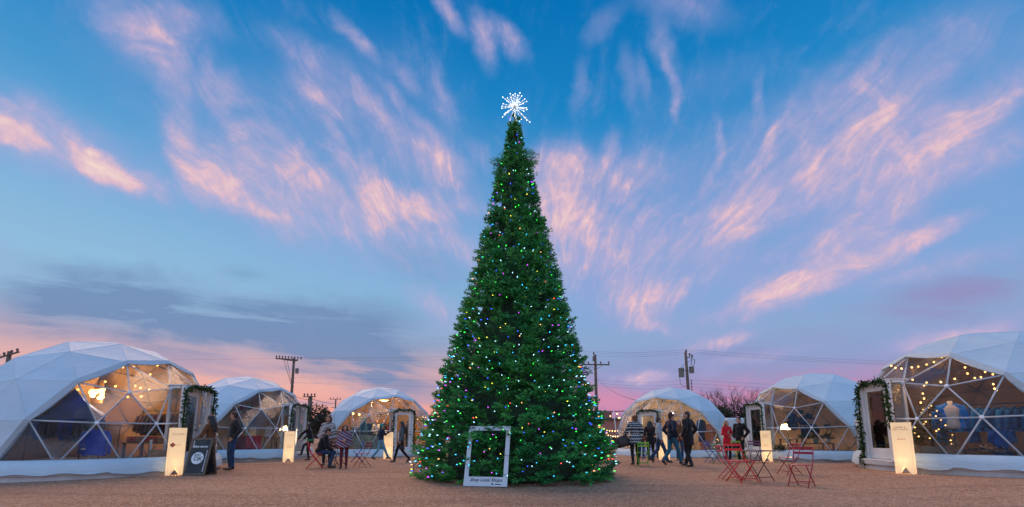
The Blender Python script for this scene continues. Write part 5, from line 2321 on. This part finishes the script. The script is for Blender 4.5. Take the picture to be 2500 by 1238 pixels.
m.build('shaft', MAT['white_paint'], r)
for (x, z) in ((-.12, 2.35), (-.02, 2.1), (.0, 1.5)):
    b = MB()
    b.ball((x + .1, -.05, z), .05, 8)
    b.build('bulb', warm, r)
# small grass plume lit from below at the foot of the same dome
r = empty('ornamental_grass', gnd(1517, 1107), 0, 'tuft of dry ornamental grass lit by an amber lamp left of the bright lamp dome', 'plant')
m = MB()
rr = random.Random(5)
for i in range(120):
    a = rr.random() * 6.28
    sp = .18 * rr.random()
    h_ = .4 + .4 * rr.random()
    p = Vector((.04 * cos(a), .04 * sin(a), 0))
    e = Vector((sp * cos(a), sp * sin(a), h_))
    u = Vector((-sin(a), cos(a), 0)) * .008
    m.add([p - u, p + u, e], [[0, 1, 2]])
m.build('blades', plain('straw', (.5, .36, .18), .8), r)
b = MB()
b.ball((.05, -.16, .08), .04, 8)
bo = b.build('bulb', warm2, r)

YT = 33.0
a, b = at(1790, 1020, YT), at(1822, 1066, YT)
r = empty('trailer', ((a.x + b.x) / 2, YT, 0), 0, 'white trailer with a teal stripe seen between two right hand domes', 'trailer')
w_ = (b.x - a.x) + .6
m = MB()
m.box((0, 1.1, (a.z + .5) / 2), (w_ + .4, 2.2, a.z - .5), None, 0, .12)
m.build('body', plain('white trailer paint', (.55, .62, .64), .4, .06), r)
m = MB()
m.box((0, -.012, a.z - .50), (w_ * .55, .02, .16))
m.build('stripe', plain('teal paint', (.02, .33, .38), .4), r)
m = MB()
m.box((-.2, -.012, a.z - .16), (.16, .02, .09))
m.build('vent', MAT['black_metal'], r)
for s_ in (-1, 1):
    m = MB()
    m.lathe([(0, 0), (.30, 0), (.33, .04), (.33, .2), (.3, .24), (0, .24)], 18)
    wv = m.build('wheel', MAT['black_metal'], r)
    wv.rotation_euler = (radians(90), 0, 0)
    wv.location = (s_ * .45, .35, .33)
# far belt of trees closing the horizon
m = MB()
rr = random.Random(91)
for i in range(5200):
    a = -1.25 + 2.5 * rr.random()
    d = 130 + 60 * rr.random()
    base = 2.6 + 1.6 * sin(a * 23) + 1.2 * sin(a * 51 + 1) + .8 * sin(a * 97)
    z = rr.random() * max(.8, base)
    c = Vector((sin(a) * d, cos(a) * d, z))
    u = Vector((rr.gauss(0, 1), rr.gauss(0, 1), rr.gauss(0, 1))).normalized() * (.5 + .7 * rr.random())
    v = u.cross(Vector((rr.gauss(0, 1), rr.gauss(0, 1), rr.gauss(0, 1)))).normalized() * (.4 + .5 * rr.random())
    m.add([c - u, c + v, c + u, c - v], [[0, 1, 2, 3]])
tag(m.build('far_trees', plain('far dusky woodland', (.035, .028, .028), .9, .3, .2)), 'low dark belt of far trees along the horizon', 'woodland', None, 'stuff')

# ------------------------------------------------------------------ people
def blob(mb, voxel, name, mats, parent, it=3):
    """melt the collected shapes into one continuous surface"""
    me = bpy.data.meshes.new(name)
    me.from_pydata(mb.v, [], mb.f)
    ob = bpy.data.objects.new(name, me)
    COL.objects.link(ob)
    md = ob.modifiers.new('r', 'REMESH')
    md.mode = 'VOXEL'
    md.voxel_size = voxel
    md.use_smooth_shade = True
    sm = ob.modifiers.new('s', 'SMOOTH')
    sm.iterations = it
    sm.factor = .5
    dg = bpy.context.evaluated_depsgraph_get()
    m2 = bpy.data.meshes.new_from_object(ob.evaluated_get(dg))
    bpy.data.objects.remove(ob)
    bpy.data.meshes.remove(me)
    m2.name = name
    m2.materials.clear()
    for m in (mats if isinstance(mats, (list, tuple)) else [mats]):
        m2.materials.append(m)
    o = bpy.data.objects.new(name, m2)
    COL.objects.link(o)
    o.parent = parent
    return o


def limb(mb, ps, rs, n=10):
    ps = [Vector(p) for p in ps]
    for p, r in ((ps[0], rs[0]), (ps[-1], rs[-1])):
        mb.ball(p, r * .99, n)
    for p, r in zip(ps[1:-1], rs[1:-1]):
        mb.ball(p, r, n)
    mb.path(ps, rs, n)


def mat_skin(name, c):
    t = MT(name)
    f = t.noise(30, 3)
    t.set(col=t.ramp(f, [(.3, tuple(x * .9 for x in c)), (.7, tuple(min(1, x * 1.08) for x in c))]), rough=.5, sss=.08)
    t.p.inputs['Subsurface Radius'].default_value = (.02, .008, .004)
    return t.m


SKIN = {'fair': mat_skin('fair skin', (.50, .28, .20)), 'tan': mat_skin('tan skin', (.36, .19, .12))}
LIPS = plain('lips', (.30, .07, .06), .5)
EYE = plain('eye', (.03, .02, .018), .3)


def hairmat(n, c):
    t = MT(n + ' hair')
    f = t.noise(9, 5, .7, t.mapv((3, 3, .5)))
    t.set(col=t.ramp(f, [(.3, tuple(x * .6 for x in c)), (.7, tuple(min(1, x * 1.5) for x in c))]), rough=.5)
    t.bump(t.noise(40, 3, .6, t.mapv((1.5, 1.5, .25))), .6, .015)
    return t.m


HAIR = {'black': hairmat('black', (.012, .010, .010)), 'dark': hairmat('dark brown', (.030, .018, .012)), 'brown': hairmat('brown', (.085, .045, .022)),
        'blond': hairmat('strawberry blond', (.34, .16, .07)), 'auburn': hairmat('auburn', (.14, .055, .025))}


def mat_zigzag():
    t = MT('zigzag knit')
    s = t.n('ShaderNodeSeparateXYZ', {0: t.tc.outputs['Object']})
    ang = t.math('ARCTAN2', s.outputs[0], t.math('MULTIPLY', s.outputs[1], -1.0))
    tri = t.math('PINGPONG', t.math('MULTIPLY', ang, .22), .055)
    z = t.math('ADD', s.outputs[2], t.math('MULTIPLY', tri, t.math('MULTIPLY', t.math('GREATER_THAN', t.math('FRACT', t.math('MULTIPLY', s.outputs[2], 3.1)), .38), 1.0)))
    st_ = t.math('FRACT', t.math('MULTIPLY', z, 10.5))
    f = t.math('LESS_THAN', st_, .30)
    t.set(col=t.mix(f, c4((.012, .016, .032)), c4((.60, .64, .66))), rough=.9)
    t.bump(t.noise(160, 2), .3, .006)
    return t.m


def mat_stripes(name, cols, k, shear, rot=0):
    t = MT(name)
    s = t.n('ShaderNodeSeparateXYZ', {0: t.tc.outputs['Object']})
    z = t.math('ADD', t.math('MULTIPLY', s.outputs[2], k), t.math('MULTIPLY', s.outputs[0], k * shear))
    f = t.math('FRACT', z)
    n = len(cols)
    col = t.ramp(f, [(i / n, c) for i, c in enumerate(cols)], 'CONSTANT')
    if rot:
        z2 = t.math('FRACT', t.math('ADD', t.math('MULTIPLY', s.outputs[0], k * .8), t.math('MULTIPLY', s.outputs[2], .3 * k)))
        col = t.mix(t.math('MULTIPLY', t.math('LESS_THAN', z2, .35), .55), col, c4(cols[-1]))
    t.set(col=col, rough=.92)
    t.bump(t.noise(120, 2), .3, .006)
    return t.m


FAB = {
    'black': cloth('black wool', (.010, .010, .012)), 'blackj': cloth('black trousers', (.014, .013, .016)), 'navy': cloth('navy jacket', (.012, .020, .045)),
    'jeans': cloth('blue jeans', (.022, .055, .13), .35), 'tealjeans': cloth('washed teal jeans', (.025, .14, .22), .35), 'lightjeans': cloth('light jeans', (.12, .30, .42), .3),
    'denim': cloth('pale denim jacket', (.30, .38, .44), .2), 'brown': cloth('brown suede', (.13, .055, .025), .3), 'red': cloth('scarlet coat', (.60, .015, .03), .2),
    'grey': cloth('grey blue jacket', (.075, .10, .12), .3), 'white': cloth('white shirt', (.55, .58, .58), .12), 'beige': cloth('beige knit', (.36, .28, .19), .2),
    'wine': cloth('wine red trousers', (.12, .018, .03), .3), 'charcoal': cloth('charcoal jacket', (.022, .024, .028), .3), 'crimson': cloth('crimson top', (.32, .02, .03), .2),
    'shoe': plain('dark leather', (.018, .013, .011), .5), 'zigzag': mat_zigzag(),
    'poncho': mat_stripes('striped wool', [(.10, .03, .08), (.35, .33, .38), (.05, .03, .09), (.30, .06, .09), (.10, .03, .08), (.42, .40, .42), (.06, .03, .10)], 5.5, -.55),
    'shawl': mat_stripes('checked wool', [(.30, .29, .29), (.08, .065, .07), (.36, .33, .31), (.16, .10, .09), (.42, .40, .40)], 4.2, .35, 1),
    'green': cloth('teal knit cap', (.02, .30, .25), .2), 'plum': cloth('plum knit cap', (.055, .02, .03), .3), 'belt': plain('green belt', (.02, .25, .12), .5),
}


def P2(v, k):
    return Vector((v[0] * k, v[1] * k, v[2] * k))


def person(px, py, h, face, label, top='black', legs='jeans', hair='dark', hstyle='short', skin='fair', pose=None, hem=.84, coat=1.0, turn=0.0, nod=0.0,
           under=None, sex='m', floor=0.0, loc=None, group=None, cap=None, extra=None, sit=False):
    """one clothed person; local +Y is where the chest faces"""
    k = h / 1.75
    p0 = Vector(loc) if loc is not None else gnd(px, py)
    r = empty('person', p0, radians(face - 90), label, 'person', group)
    JT = {'sh': (.185 if sex == 'm' else .165, 0, 1.425), 'el': (.255, -.05, 1.15), 'wr': (.245, .05, .90), 'hip': (.09, 0, .92), 'kn': (.10, .03, .50), 'an': (.10, -.02, .085)}
    L, R_ = {}, {}
    for j, v in JT.items():
        L[j], R_[j] = Vector((-v[0], v[1], v[2])), Vector(v)
    lift = Vector((0, 0, 0))
    tilt = 0.0
    if pose:
        for key, v in pose.items():
            if key == 'lean':
                tilt = v
            elif key == 'drop':
                lift = Vector((0, 0, v))
            else:
                d, j = key.split('_')
                (L if d == 'l' else R_)[j] = Vector(v)
    Tl = Matrix.Translation((0, 0, .95)) @ Matrix.Rotation(-tilt, 4, 'X') @ Matrix.Translation((0, 0, -.95))

    def up(v):
        return (Tl @ Vector(v) + lift) * k
    for D_ in (L, R_):
        for j in ('sh', 'el', 'wr'):
            D_[j] = up(D_[j])
        D_['hip'] = (D_['hip'] + lift) * k
        D_['kn'] = D_['kn'] * k
        D_['an'] = D_['an'] * k
    w = 1.0 if sex == 'm' else .90
    # ---- body
    m = MB()
    hc = up((0, .02, 1.62))
    HR = (Tl.to_3x3() @ Euler((-nod, 0, turn)).to_matrix())

    def H(x, y, z):
        return hc + HR @ (Vector((x, y, z)) * k)
    m.ball(H(0, -.008, .02), (.074 * k, .092 * k, .105 * k), 16, 0, HR)
    m.ball(H(0, .022, -.045), (.056 * k, .066 * k, .068 * k), 14, 0, HR)
    m.ball(H(0, .070, -.088), (.026 * k, .024 * k, .022 * k), 10, 0, HR)
    m.path([H(0, .082, .022), H(0, .098, -.012), H(0, .108, -.028), H(0, .088, -.038)], [.011 * k, .013 * k, .016 * k, .010 * k], 8)
    m.ball(H(0, .082, -.060), (.024 * k, .014 * k, .010 * k), 8, 0, HR)
    for s_ in (-1, 1):
        m.ball(H(s_ * .076, -.008, -.008), (.012 * k, .022 * k, .034 * k), 8, 0, HR)
        m.ball(H(s_ * .034, .074, .028), (.026 * k, .016 * k, .012 * k), 8, 0, HR)
        m.ball(H(s_ * .040, .066, -.030), (.022 * k, .022 * k, .022 * k), 8, 0, HR)
    limb(m, [up((0, -.01, 1.40)), H(0, -.02, -.06)], [.058 * k * w, .052 * k * w])
    m.ball(up((0, 0, 1.30)), (.155 * k * w, .10 * k, .14 * k), 14)
    m.ball(up((0, 0, 1.08)), (.135 * k * w, .092 * k, .16 * k), 14)
    m.ball((Vector((0, 0, .95)) + lift) * k, (.155 * k, .105 * k, .12 * k), 14)
    for s_, D_ in ((-1, L), (1, R_)):
        limb(m, [D_['sh'], D_['el'], D_['wr']], [.050 * k * w, .040 * k * w, .028 * k * w])
        limb(m, [D_['hip'], D_['kn'], D_['an']], [.080 * k, .054 * k, .036 * k])
        an = D_['an']
        ft = D_.get('toe')
        td = Vector((s_ * .12, 1, 0)).normalized() if ft is None else (ft * k - an).normalized()
        limb(m, [an + Vector((0, 0, -.03 * k)), an + td * .14 * k + Vector((0, 0, -.045 * k))], [.034 * k, .028 * k], 8)
        # hand: palm, four bent fingers and a thumb leaving the side of the palm
        fd = (D_['wr'] - D_['el']).normalized()
        inw = Vector((-s_, 0, 0))
        inw = (inw - fd * inw.dot(fd)).normalized()
        sd_ = fd.cross(inw).normalized()
        pc = D_['wr'] + fd * .045 * k
        Rm = Matrix((sd_, inw, fd)).transposed()
        m.ball(pc, (.040 * k, .017 * k, .052 * k), 10, 0, Rm)
        for q in range(4):
            o = pc + fd * .040 * k + sd_ * (-.029 + .0195 * q) * k
            ln = (.068, .078, .074, .058)[q] * k
            limb(m, [o, o + fd * ln * .5 + inw * .010 * k, o + fd * ln * .85 + inw * .034 * k], [.0095 * k, .0088 * k, .0078 * k], 6)
        tp = pc - fd * .012 * k + sd_ * .036 * k * (1 if sd_.y > 0 else -1)
        limb(m, [tp, tp + (fd * .5 + sd_ * (.8 if sd_.y > 0 else -.8) + inw * .3).normalized() * .045 * k, tp + fd * .06 * k + sd_ * (.03 if sd_.y > 0 else -.03) * k + inw * .025 * k], [.0125 * k, .0105 * k, .009 * k], 6)
    body = blob(m, .0098 * k, 'body', [SKIN[skin], LIPS, EYE], r, 2)
    me = body.data
    for po in me.polygons:
        c = po.center - hc
        if c.length < .16 * k:
            q = HR.transposed() @ c / k
            if q.y > .05:
                if abs(q.x) < .024 and abs(q.z + .060) < .0085:
                    po.material_index = 1
                elif abs(abs(q.x) - .034) < .014 and abs(q.z - .010) < .0075:
                    po.material_index = 2
    # ---- clothes
    cs = 1.0 + .0 * coat
    m = MB()
    g_ = .018 * coat
    m.ball(up((0, -.005, 1.31)), ((.165 * w + g_) * k, (.108 + g_) * k, .145 * k), 16)
    m.ball(up((0, 0, 1.14)), ((.150 * w + g_) * k, (.106 + g_) * k, .19 * k), 16)
    lo = max(hem, .88) if sit else hem
    for zz_ in ([.98, lo + .10] if lo < .9 else [lo + .08]):
        m.ball((Vector((0, 0, zz_)) + lift) * k, ((.165 + g_) * k, (.115 + g_) * k, .12 * k), 16)
    if hem < .80 and not sit:
        rings = [(Vector((0, 0, z_)) + lift) * k for z_ in (1.0, .85, hem)]
        vs, fs = [], []
        n = 18
        for i, c in enumerate(rings):
            f = (1, 1.05, 1.12)[i]
            for q in range(n):
                a = 2 * pi * q / n
                vs.append(c + Vector(((.168 + g_) * f * cos(a), (.12 + g_) * f * sin(a), 0)) * k)
        for i in range(2):
            for q in range(n):
                fs.append([i * n + q, i * n + (q + 1) % n, (i + 1) * n + (q + 1) % n, (i + 1) * n + q][::-1])
        fs += [list(range(n)), [2 * n + q for q in range(n - 1, -1, -1)]]
        m.add(vs, fs)
    for D_ in (L, R_):
        limb(m, [D_['sh'] * .97 + up((0, 0, 1.40)) * .03, D_['el'], D_['wr'].lerp(D_['el'], .06)], [(.060 * w + g_) * k, (.048 * w + g_) * k, (.036 * w + g_) * k])
    limb(m, [L['sh'], up((0, -.01, 1.455)), R_['sh']], [.062 * k * w, .075 * k, .062 * k * w])
    limb(m, [up((0, -.012, 1.44)), up((0, -.012, 1.50))], [.078 * k, .066 * k])
    t_ = blob(m, .0155 * k, 'jacket' if sex == 'm' else 'coat', FAB[top], r, 3)
    if under:
        m = MB()
        m.ball(up((0, .030 + g_, 1.10)), (.075 * k, .105 * k, .30 * k), 14)
        blob(m, .016 * k, 'shirt', FAB[under], r, 2)
    m = MB()
    m.ball((Vector((0, 0, .93)) + lift) * k, (.158 * k, .112 * k, .105 * k), 14)
    fit = .0 if sex == 'm' else -.008
    for D_ in (L, R_):
        limb(m, [D_['hip'], D_['kn'], D_['an'] + Vector((0, 0, .015 * k))], [(.098 + fit) * k, (.073 + fit) * k, (.056 + fit) * k])
    blob(m, .0155 * k, 'trousers', FAB[legs], r, 3)
    for s_, D_ in ((-1, L), (1, R_)):
        an = D_['an']
        ft = D_.get('toe')
        td = Vector((s_ * .12, 1, 0)).normalized() if ft is None else (ft * k - an).normalized()
        flat = 0 if ft is not None else -.052
        m = MB()
        limb(m, [an + Vector((0, 0, .05 * k)), an + Vector((0, 0, -.03 * k)) - td * .02 * k, an + td * .08 * k + Vector((0, 0, (flat + .002) * k)), an + td * .165 * k + Vector((0, 0, (flat - .002) * k))],
             [.048 * k, .048 * k, .040 * k, .030 * k], 10)
        zmin = (an.z - .086 * k) if ft is None else -9
        for i, v in enumerate(m.v):
            if v[2] < zmin:
                m.v[i] = (v[0], v[1], zmin)
        blob(m, .014 * k, 'shoe', FAB['shoe'], r, 1)
    # ---- hair
    m = MB()
    m.ball(H(0, -.020, .040), (.084 * k, .094 * k, .096 * k), 16, 0, HR)
    m.ball(H(0, -.050, -.01), (.072 * k, .060 * k, .085 * k), 14, 0, HR)
    rr = random.Random(int(px * 7 + h * 100))
    if hstyle == 'long':
        for q in range(9):
            a = -1.5 + 3.0 * q / 8
            x, y = .082 * sin(a), -.045 - .055 * cos(a)
            ln = (.36 + .08 * rr.random()) * (1.0 if abs(a) < 1.2 else .8)
            pts = [H(x * .85, y * .8 + .02, .06), H(x * 1.15, y, -.08), H(x * 1.3, y - .03, -.2) - Vector((0, 0, 0)), H(x * 1.25, y - .02, -ln)]
            limb(m, pts, [.040 * k, .042 * k, .040 * k, .018 * k], 8)
    elif hstyle == 'bob':
        for q in range(9):
            a = -1.7 + 3.4 * q / 8
            x, y = .080 * sin(a), -.03 - .055 * cos(a)
            limb(m, [H(x * .9, y * .8, .05), H(x * 1.15, y, -.06), H(x * 1.2, y, -.13 - .03 * rr.random())], [.04 * k, .042 * k, .025 * k], 8)
    elif hstyle == 'curly':
        for q in range(70):
            a = rr.random() * 2 * pi
            e_ = -1.0 + 2.1 * rr.random()
            x, y, z = .115 * cos(a) * cos(e_), -.02 + .105 * sin(a) * cos(e_), .03 + .115 * sin(e_)
            if y > .045 and z < .075 and abs(x) < .075:
                continue
            m.ball(H(x, y, z - (.05 if abs(x) > .06 else 0)), (.020 + .016 * rr.random()) * k, 6)
    elif hstyle == 'bun':
        m.ball(H(0, -.10, .07), .045 * k, 10)
    # keep the face clear
    hm = blob(m, .0125 * k, 'hair', HAIR[hair], r, 1)
    if cap:
        m = MB()
        m.lathe([(.090 * k, -.012 * k), (.098 * k, .0), (.098 * k, .028 * k), (.093 * k, .034 * k), (.090 * k, .072 * k), (.070 * k, .11 * k), (.035 * k, .135 * k), (0, .14 * k)], 20)
        o = m.build('knit_cap', FAB[cap], r)
        o.matrix_local = Matrix.Translation(H(0, -.012, .026)) @ HR.to_4x4() @ Matrix.Rotation(radians(8), 4, 'X')
    if extra:
        extra(r, k, up, H, L, R_)
    return r


def wrap(mat, name, z0=1.47, z1=.92, rx0=.12, rx1=.34, dep=.8, open_=0.0):
    """a shawl or poncho: a soft cone of cloth over the shoulders"""
    def f(r, k, up, H, L, R_):
        m = MB()
        n, q = 40, 9
        vs, fs = [], []
        for i in range(q + 1):
            t = i / q
            z = z0 + (z1 - z0) * t
            rx = rx0 + (rx1 - rx0) * (sin(t * pi / 2) ** .8)
            for j in range(n):
                a = 2 * pi * j / n
                wv = 1 + .05 * t * sin(a * 7 + 1.3) + .03 * t * sin(a * 13)
                dz_ = -.10 * t * (abs(sin(a)) ** 2)
                vs.append(up((rx * cos(a) * wv, rx * dep * sin(a) * wv * (.75 + .25 * t) + .01, z + dz_)))
        for i in range(q):
            for j in range(n):
                fs.append([i * n + j, i * n + (j + 1) % n, (i + 1) * n + (j + 1) % n, (i + 1) * n + j])
        m.add(vs, fs, 0, True)
        m.build(name, FAB[mat], r)
    return f


POCKETS = {'l_el': (-.31, -.10, 1.17), 'l_wr': (-.22, .07, .95), 'r_el': (.31, -.10, 1.17), 'r_wr': (.22, .07, .95)}
STEP = {'r_kn': (.09, .17, .51), 'r_an': (.09, .26, .09), 'l_kn': (-.09, -.05, .50), 'l_an': (-.09, -.34, .15), 'l_toe': (-.09, -.24, .03)}
FOLD = {'l_el': (-.25, .02, 1.15), 'l_wr': (-.07, .24, 1.13), 'r_el': (.25, .02, 1.15), 'r_wr': (.07, .23, 1.10)}


def J(*ds):
    o = {}
    for d in ds:
        o.update(d)
    return o


# left side
person(507, 1157, 1.66, 186, 'woman in a brown suede jacket with long dark hair at the left dome door', 'brown', 'blackj', 'black', 'long', 'tan',
       J({'l_el': (-.24, .12, 1.14), 'l_wr': (-.15, .36, 1.02), 'r_el': (.24, .10, 1.14), 'r_wr': (.16, .34, 1.0), 'lean': .06}), .80, sex='f', nod=.15)
person(562, 1147, 1.84, 228, 'man in a dark leather jacket and jeans standing right of the chalkboard sign', 'charcoal', 'jeans', 'dark', 'short', 'fair', POCKETS, .86, .8, turn=-.75, under='grey')
person(755, 1124, 1.62, 172, 'person in black stepping up with one leg at the second dome door', 'black', 'blackj', 'black', 'bun', 'tan',
       {'l_el': (-.22, .24, 1.30), 'l_wr': (-.18, .46, 1.12), 'r_el': (.25, .22, 1.26), 'r_wr': (.24, .46, 1.12), 'r_kn': (.12, .40, .68), 'r_an': (.12, .50, .30),
        'l_kn': (-.10, .04, .48), 'lean': .22, 'drop': -.02}, .84, sex='f',
       extra=lambda r, k, up, H, L, R_: MB().lathe([(.172 * k, .91 * k), (.182 * k, .925 * k), (.182 * k, .955 * k), (.172 * k, .965 * k)], 24).build('belt', FAB['belt'], r))
person(796, 1136, 1.80, -84, 'curly haired woman in a checked shawl standing behind the seated man', 'shawl', 'blackj', 'auburn', 'curly', 'fair', FOLD, .78, 1.2, sex='f',
       extra=wrap('shawl', 'shawl', 1.47, .98, .11, .33, .75))
cp = CHAIR_MAN.location
a_ = radians(22)
person(0, 0, 1.80, 30, 'man in black sitting with his back turned on the bright red chair', 'black', 'jeans', 'dark', 'short', 'fair',
       {'drop': -.42, 'lean': .32, 'l_kn': (-.16, .42, .50), 'l_an': (-.15, .36, .085), 'r_kn': (.17, .42, .49), 'r_an': (.20, .30, .085),
        'l_el': (-.30, .12, 1.16), 'l_wr': (-.12, .36, 1.10), 'r_el': (.30, .12, 1.16), 'r_wr': (.12, .36, 1.08)}, .90, 1.5, nod=.2,
       loc=(cp.x + .12 * cos(a_), cp.y + .12 * sin(a_), 0), sit=True)
person(838, 1144, 1.42, -74, 'girl in a purple striped shawl and wine red trousers standing by the maroon chair', 'poncho', 'wine', 'dark', 'long', 'fair', FOLD, .92, .9, sex='f', turn=.15,
       extra=wrap('poncho', 'poncho', 1.46, .94, .10, .33, .8))
person(928, 1121, 1.58, 40, 'child in a teal knit cap and light jeans striding right past the amber lit dome', 'navy', 'lightjeans', 'brown', 'short', 'fair',
       J(STEP, {'r_an': (.09, .36, .10), 'l_an': (-.09, -.36, .10), 'r_el': (.24, .12, 1.22), 'r_wr': (.20, .34, 1.36), 'l_el': (-.28, -.04, 1.16), 'l_wr': (-.26, .14, .98)}), .92, 1.0, cap='green')
person(978, 1129, 1.64, 196, 'woman in a grey blue jacket and white shirt walking left before the closed door', 'grey', 'blackj', 'black', 'long', 'tan',
       J(STEP, {'l_el': (-.24, -.06, 1.15), 'l_wr': (-.22, .03, .90), 'r_el': (.24, -.02, 1.15), 'r_wr': (.24, .10, .93)}), .90, 1.0, sex='f', under='white', nod=.12)
# standing group right of the tree
person(1552, 1135, 1.82, 98, 'person in a black and white zigzag sweater seen from behind', 'zigzag', 'blackj', 'auburn', 'bun', 'fair',
       {'l_el': (-.30, -.06, 1.18), 'l_wr': (-.34, .12, 1.04)}, .74, 1.9, sex='f', turn=.3)
person(1590, 1124, 1.70, 82, 'woman in black with long black hair, back turned, at the lit door', 'black', 'blackj', 'black', 'long', 'tan', FOLD, .72, sex='f')
person(1601, 1121, 1.64, 252, 'dark haired woman in black whose face peers out beside the pale denim jacket', 'black', 'blackj', 'dark', 'bob', 'fair', FOLD, .80, sex='f')
person(1567, 1119, 1.62, 285, 'person in a wine red top mostly hidden behind the zigzag sweater', 'wine', 'jeans', 'brown', 'bob', 'fair', None, .84, sex='f')
person(1612, 1129, 1.80, -8, 'man in a pale denim jacket and jeans walking right', 'denim', 'jeans', 'dark', 'short', 'tan',
       J(STEP, {'r_el': (.25, -.06, 1.15), 'r_wr': (.23, .02, .88)}), .90, 1.0)
person(1643, 1134, 1.90, 14, 'man in a navy jacket, plum knit cap and washed jeans', 'navy', 'tealjeans', 'dark', 'short', 'fair',
       J(STEP, POCKETS, {'l_an': (-.09, -.30, .11)}), .84, 1.2, cap='plum', nod=.1)
person(1684, 1139, 1.92, 128, 'tall man in a long black coat seen from behind', 'black', 'blackj', 'black', 'short', 'fair',
       J(POCKETS, {'r_kn': (.10, .05, .5), 'r_an': (.14, .20, .085), 'l_an': (-.16, -.16, .085)}), .66, 1.4, turn=.5)
person(1661, 1124, 1.72, 262, 'brown haired person in jeans between the man in the plum cap and the black coat', 'brown', 'jeans', 'brown', 'bob', 'fair', FOLD, .82, sex='f')
person(1779, 1125, 1.70, -76, 'woman in a scarlet coat with long strawberry blond hair', 'red', 'blackj', 'blond', 'long', 'fair', FOLD, .76, 1.0, sex='f', under='beige', turn=.1)
person(1811, 1127, 1.82, 206, 'man in a black jacket facing the woman in the scarlet coat', 'black', 'blackj', 'black', 'short', 'fair', POCKETS, .82, 1.3, turn=.2, nod=.2)
# shoppers inside the amber lit dome
for (px, y, h, fa, tp, lg, hr, hs, sx, lb) in ((917, 25.4, 1.78, -60, 'white', 'jeans', 'brown', 'short', 'm', 'shopper in a white top at the pale green counter'),
                                               (947, 24.4, 1.66, 200, 'crimson', 'blackj', 'dark', 'bob', 'f', 'shopper in a crimson top inside the amber lit dome'),
                                               (936, 26.2, 1.86, 250, 'navy', 'jeans', 'black', 'short', 'm', 'tall shopper in navy at the back of the amber lit dome'),
                                               (994, 24.6, 1.72, 180, 'charcoal', 'jeans', 'dark', 'short', 'm', 'shopper in charcoal just inside the amber lit door')):
    person(px, 1100, h, fa, lb, tp, lg, hr, hs, 'fair', FOLD, .86, 1.0, sex=sx, loc=fl_at(2, px, y))


def handbag(loc, rz, label, s=1.0):
    r = empty('handbag', loc, rz, label, 'handbag')
    m = MB()
    vs = []
    for (z, w_, d_) in ((0, .17, .07), (.05, .19, .085), (.20, .17, .06), (.27, .14, .025)):
        for q in range(16):
            a = 2 * pi * q / 16
            vs.append((w_ * s * (abs(cos(a)) ** .6) * (1 if cos(a) > 0 else -1), d_ * s * sin(a), z * s))
    fs = [[i * 16 + q, i * 16 + (q + 1) % 16, (i + 1) * 16 + (q + 1) % 16, (i + 1) * 16 + q] for i in range(3) for q in range(16)]
    fs += [list(range(15, -1, -1)), [48 + q for q in range(16)]]
    m.add(vs, fs, 0, True)
    m.build('pouch', FAB['shoe'], r)
    m = MB()
    m.path([(-.12 * s, 0, .26 * s), (-.10 * s, 0, .42 * s), (0, 0, .50 * s), (.10 * s, 0, .42 * s), (.12 * s, 0, .26 * s)], .009, 6)
    m.build('strap', FAB['shoe'], r)
    return r


pz = gnd(1552, 1135)
b_ = handbag(pz + Vector((-.40, .02, .66)), radians(8), 'big black handbag on the arm of the person in the zigzag sweater', 1.45)
b_.rotation_euler = (0, radians(-14), radians(8))
pg = gnd(978, 1129)
handbag(pg + Vector((.10, -.24, .50)), radians(60), 'small dark handbag held by the woman in the grey blue jacket', .7)
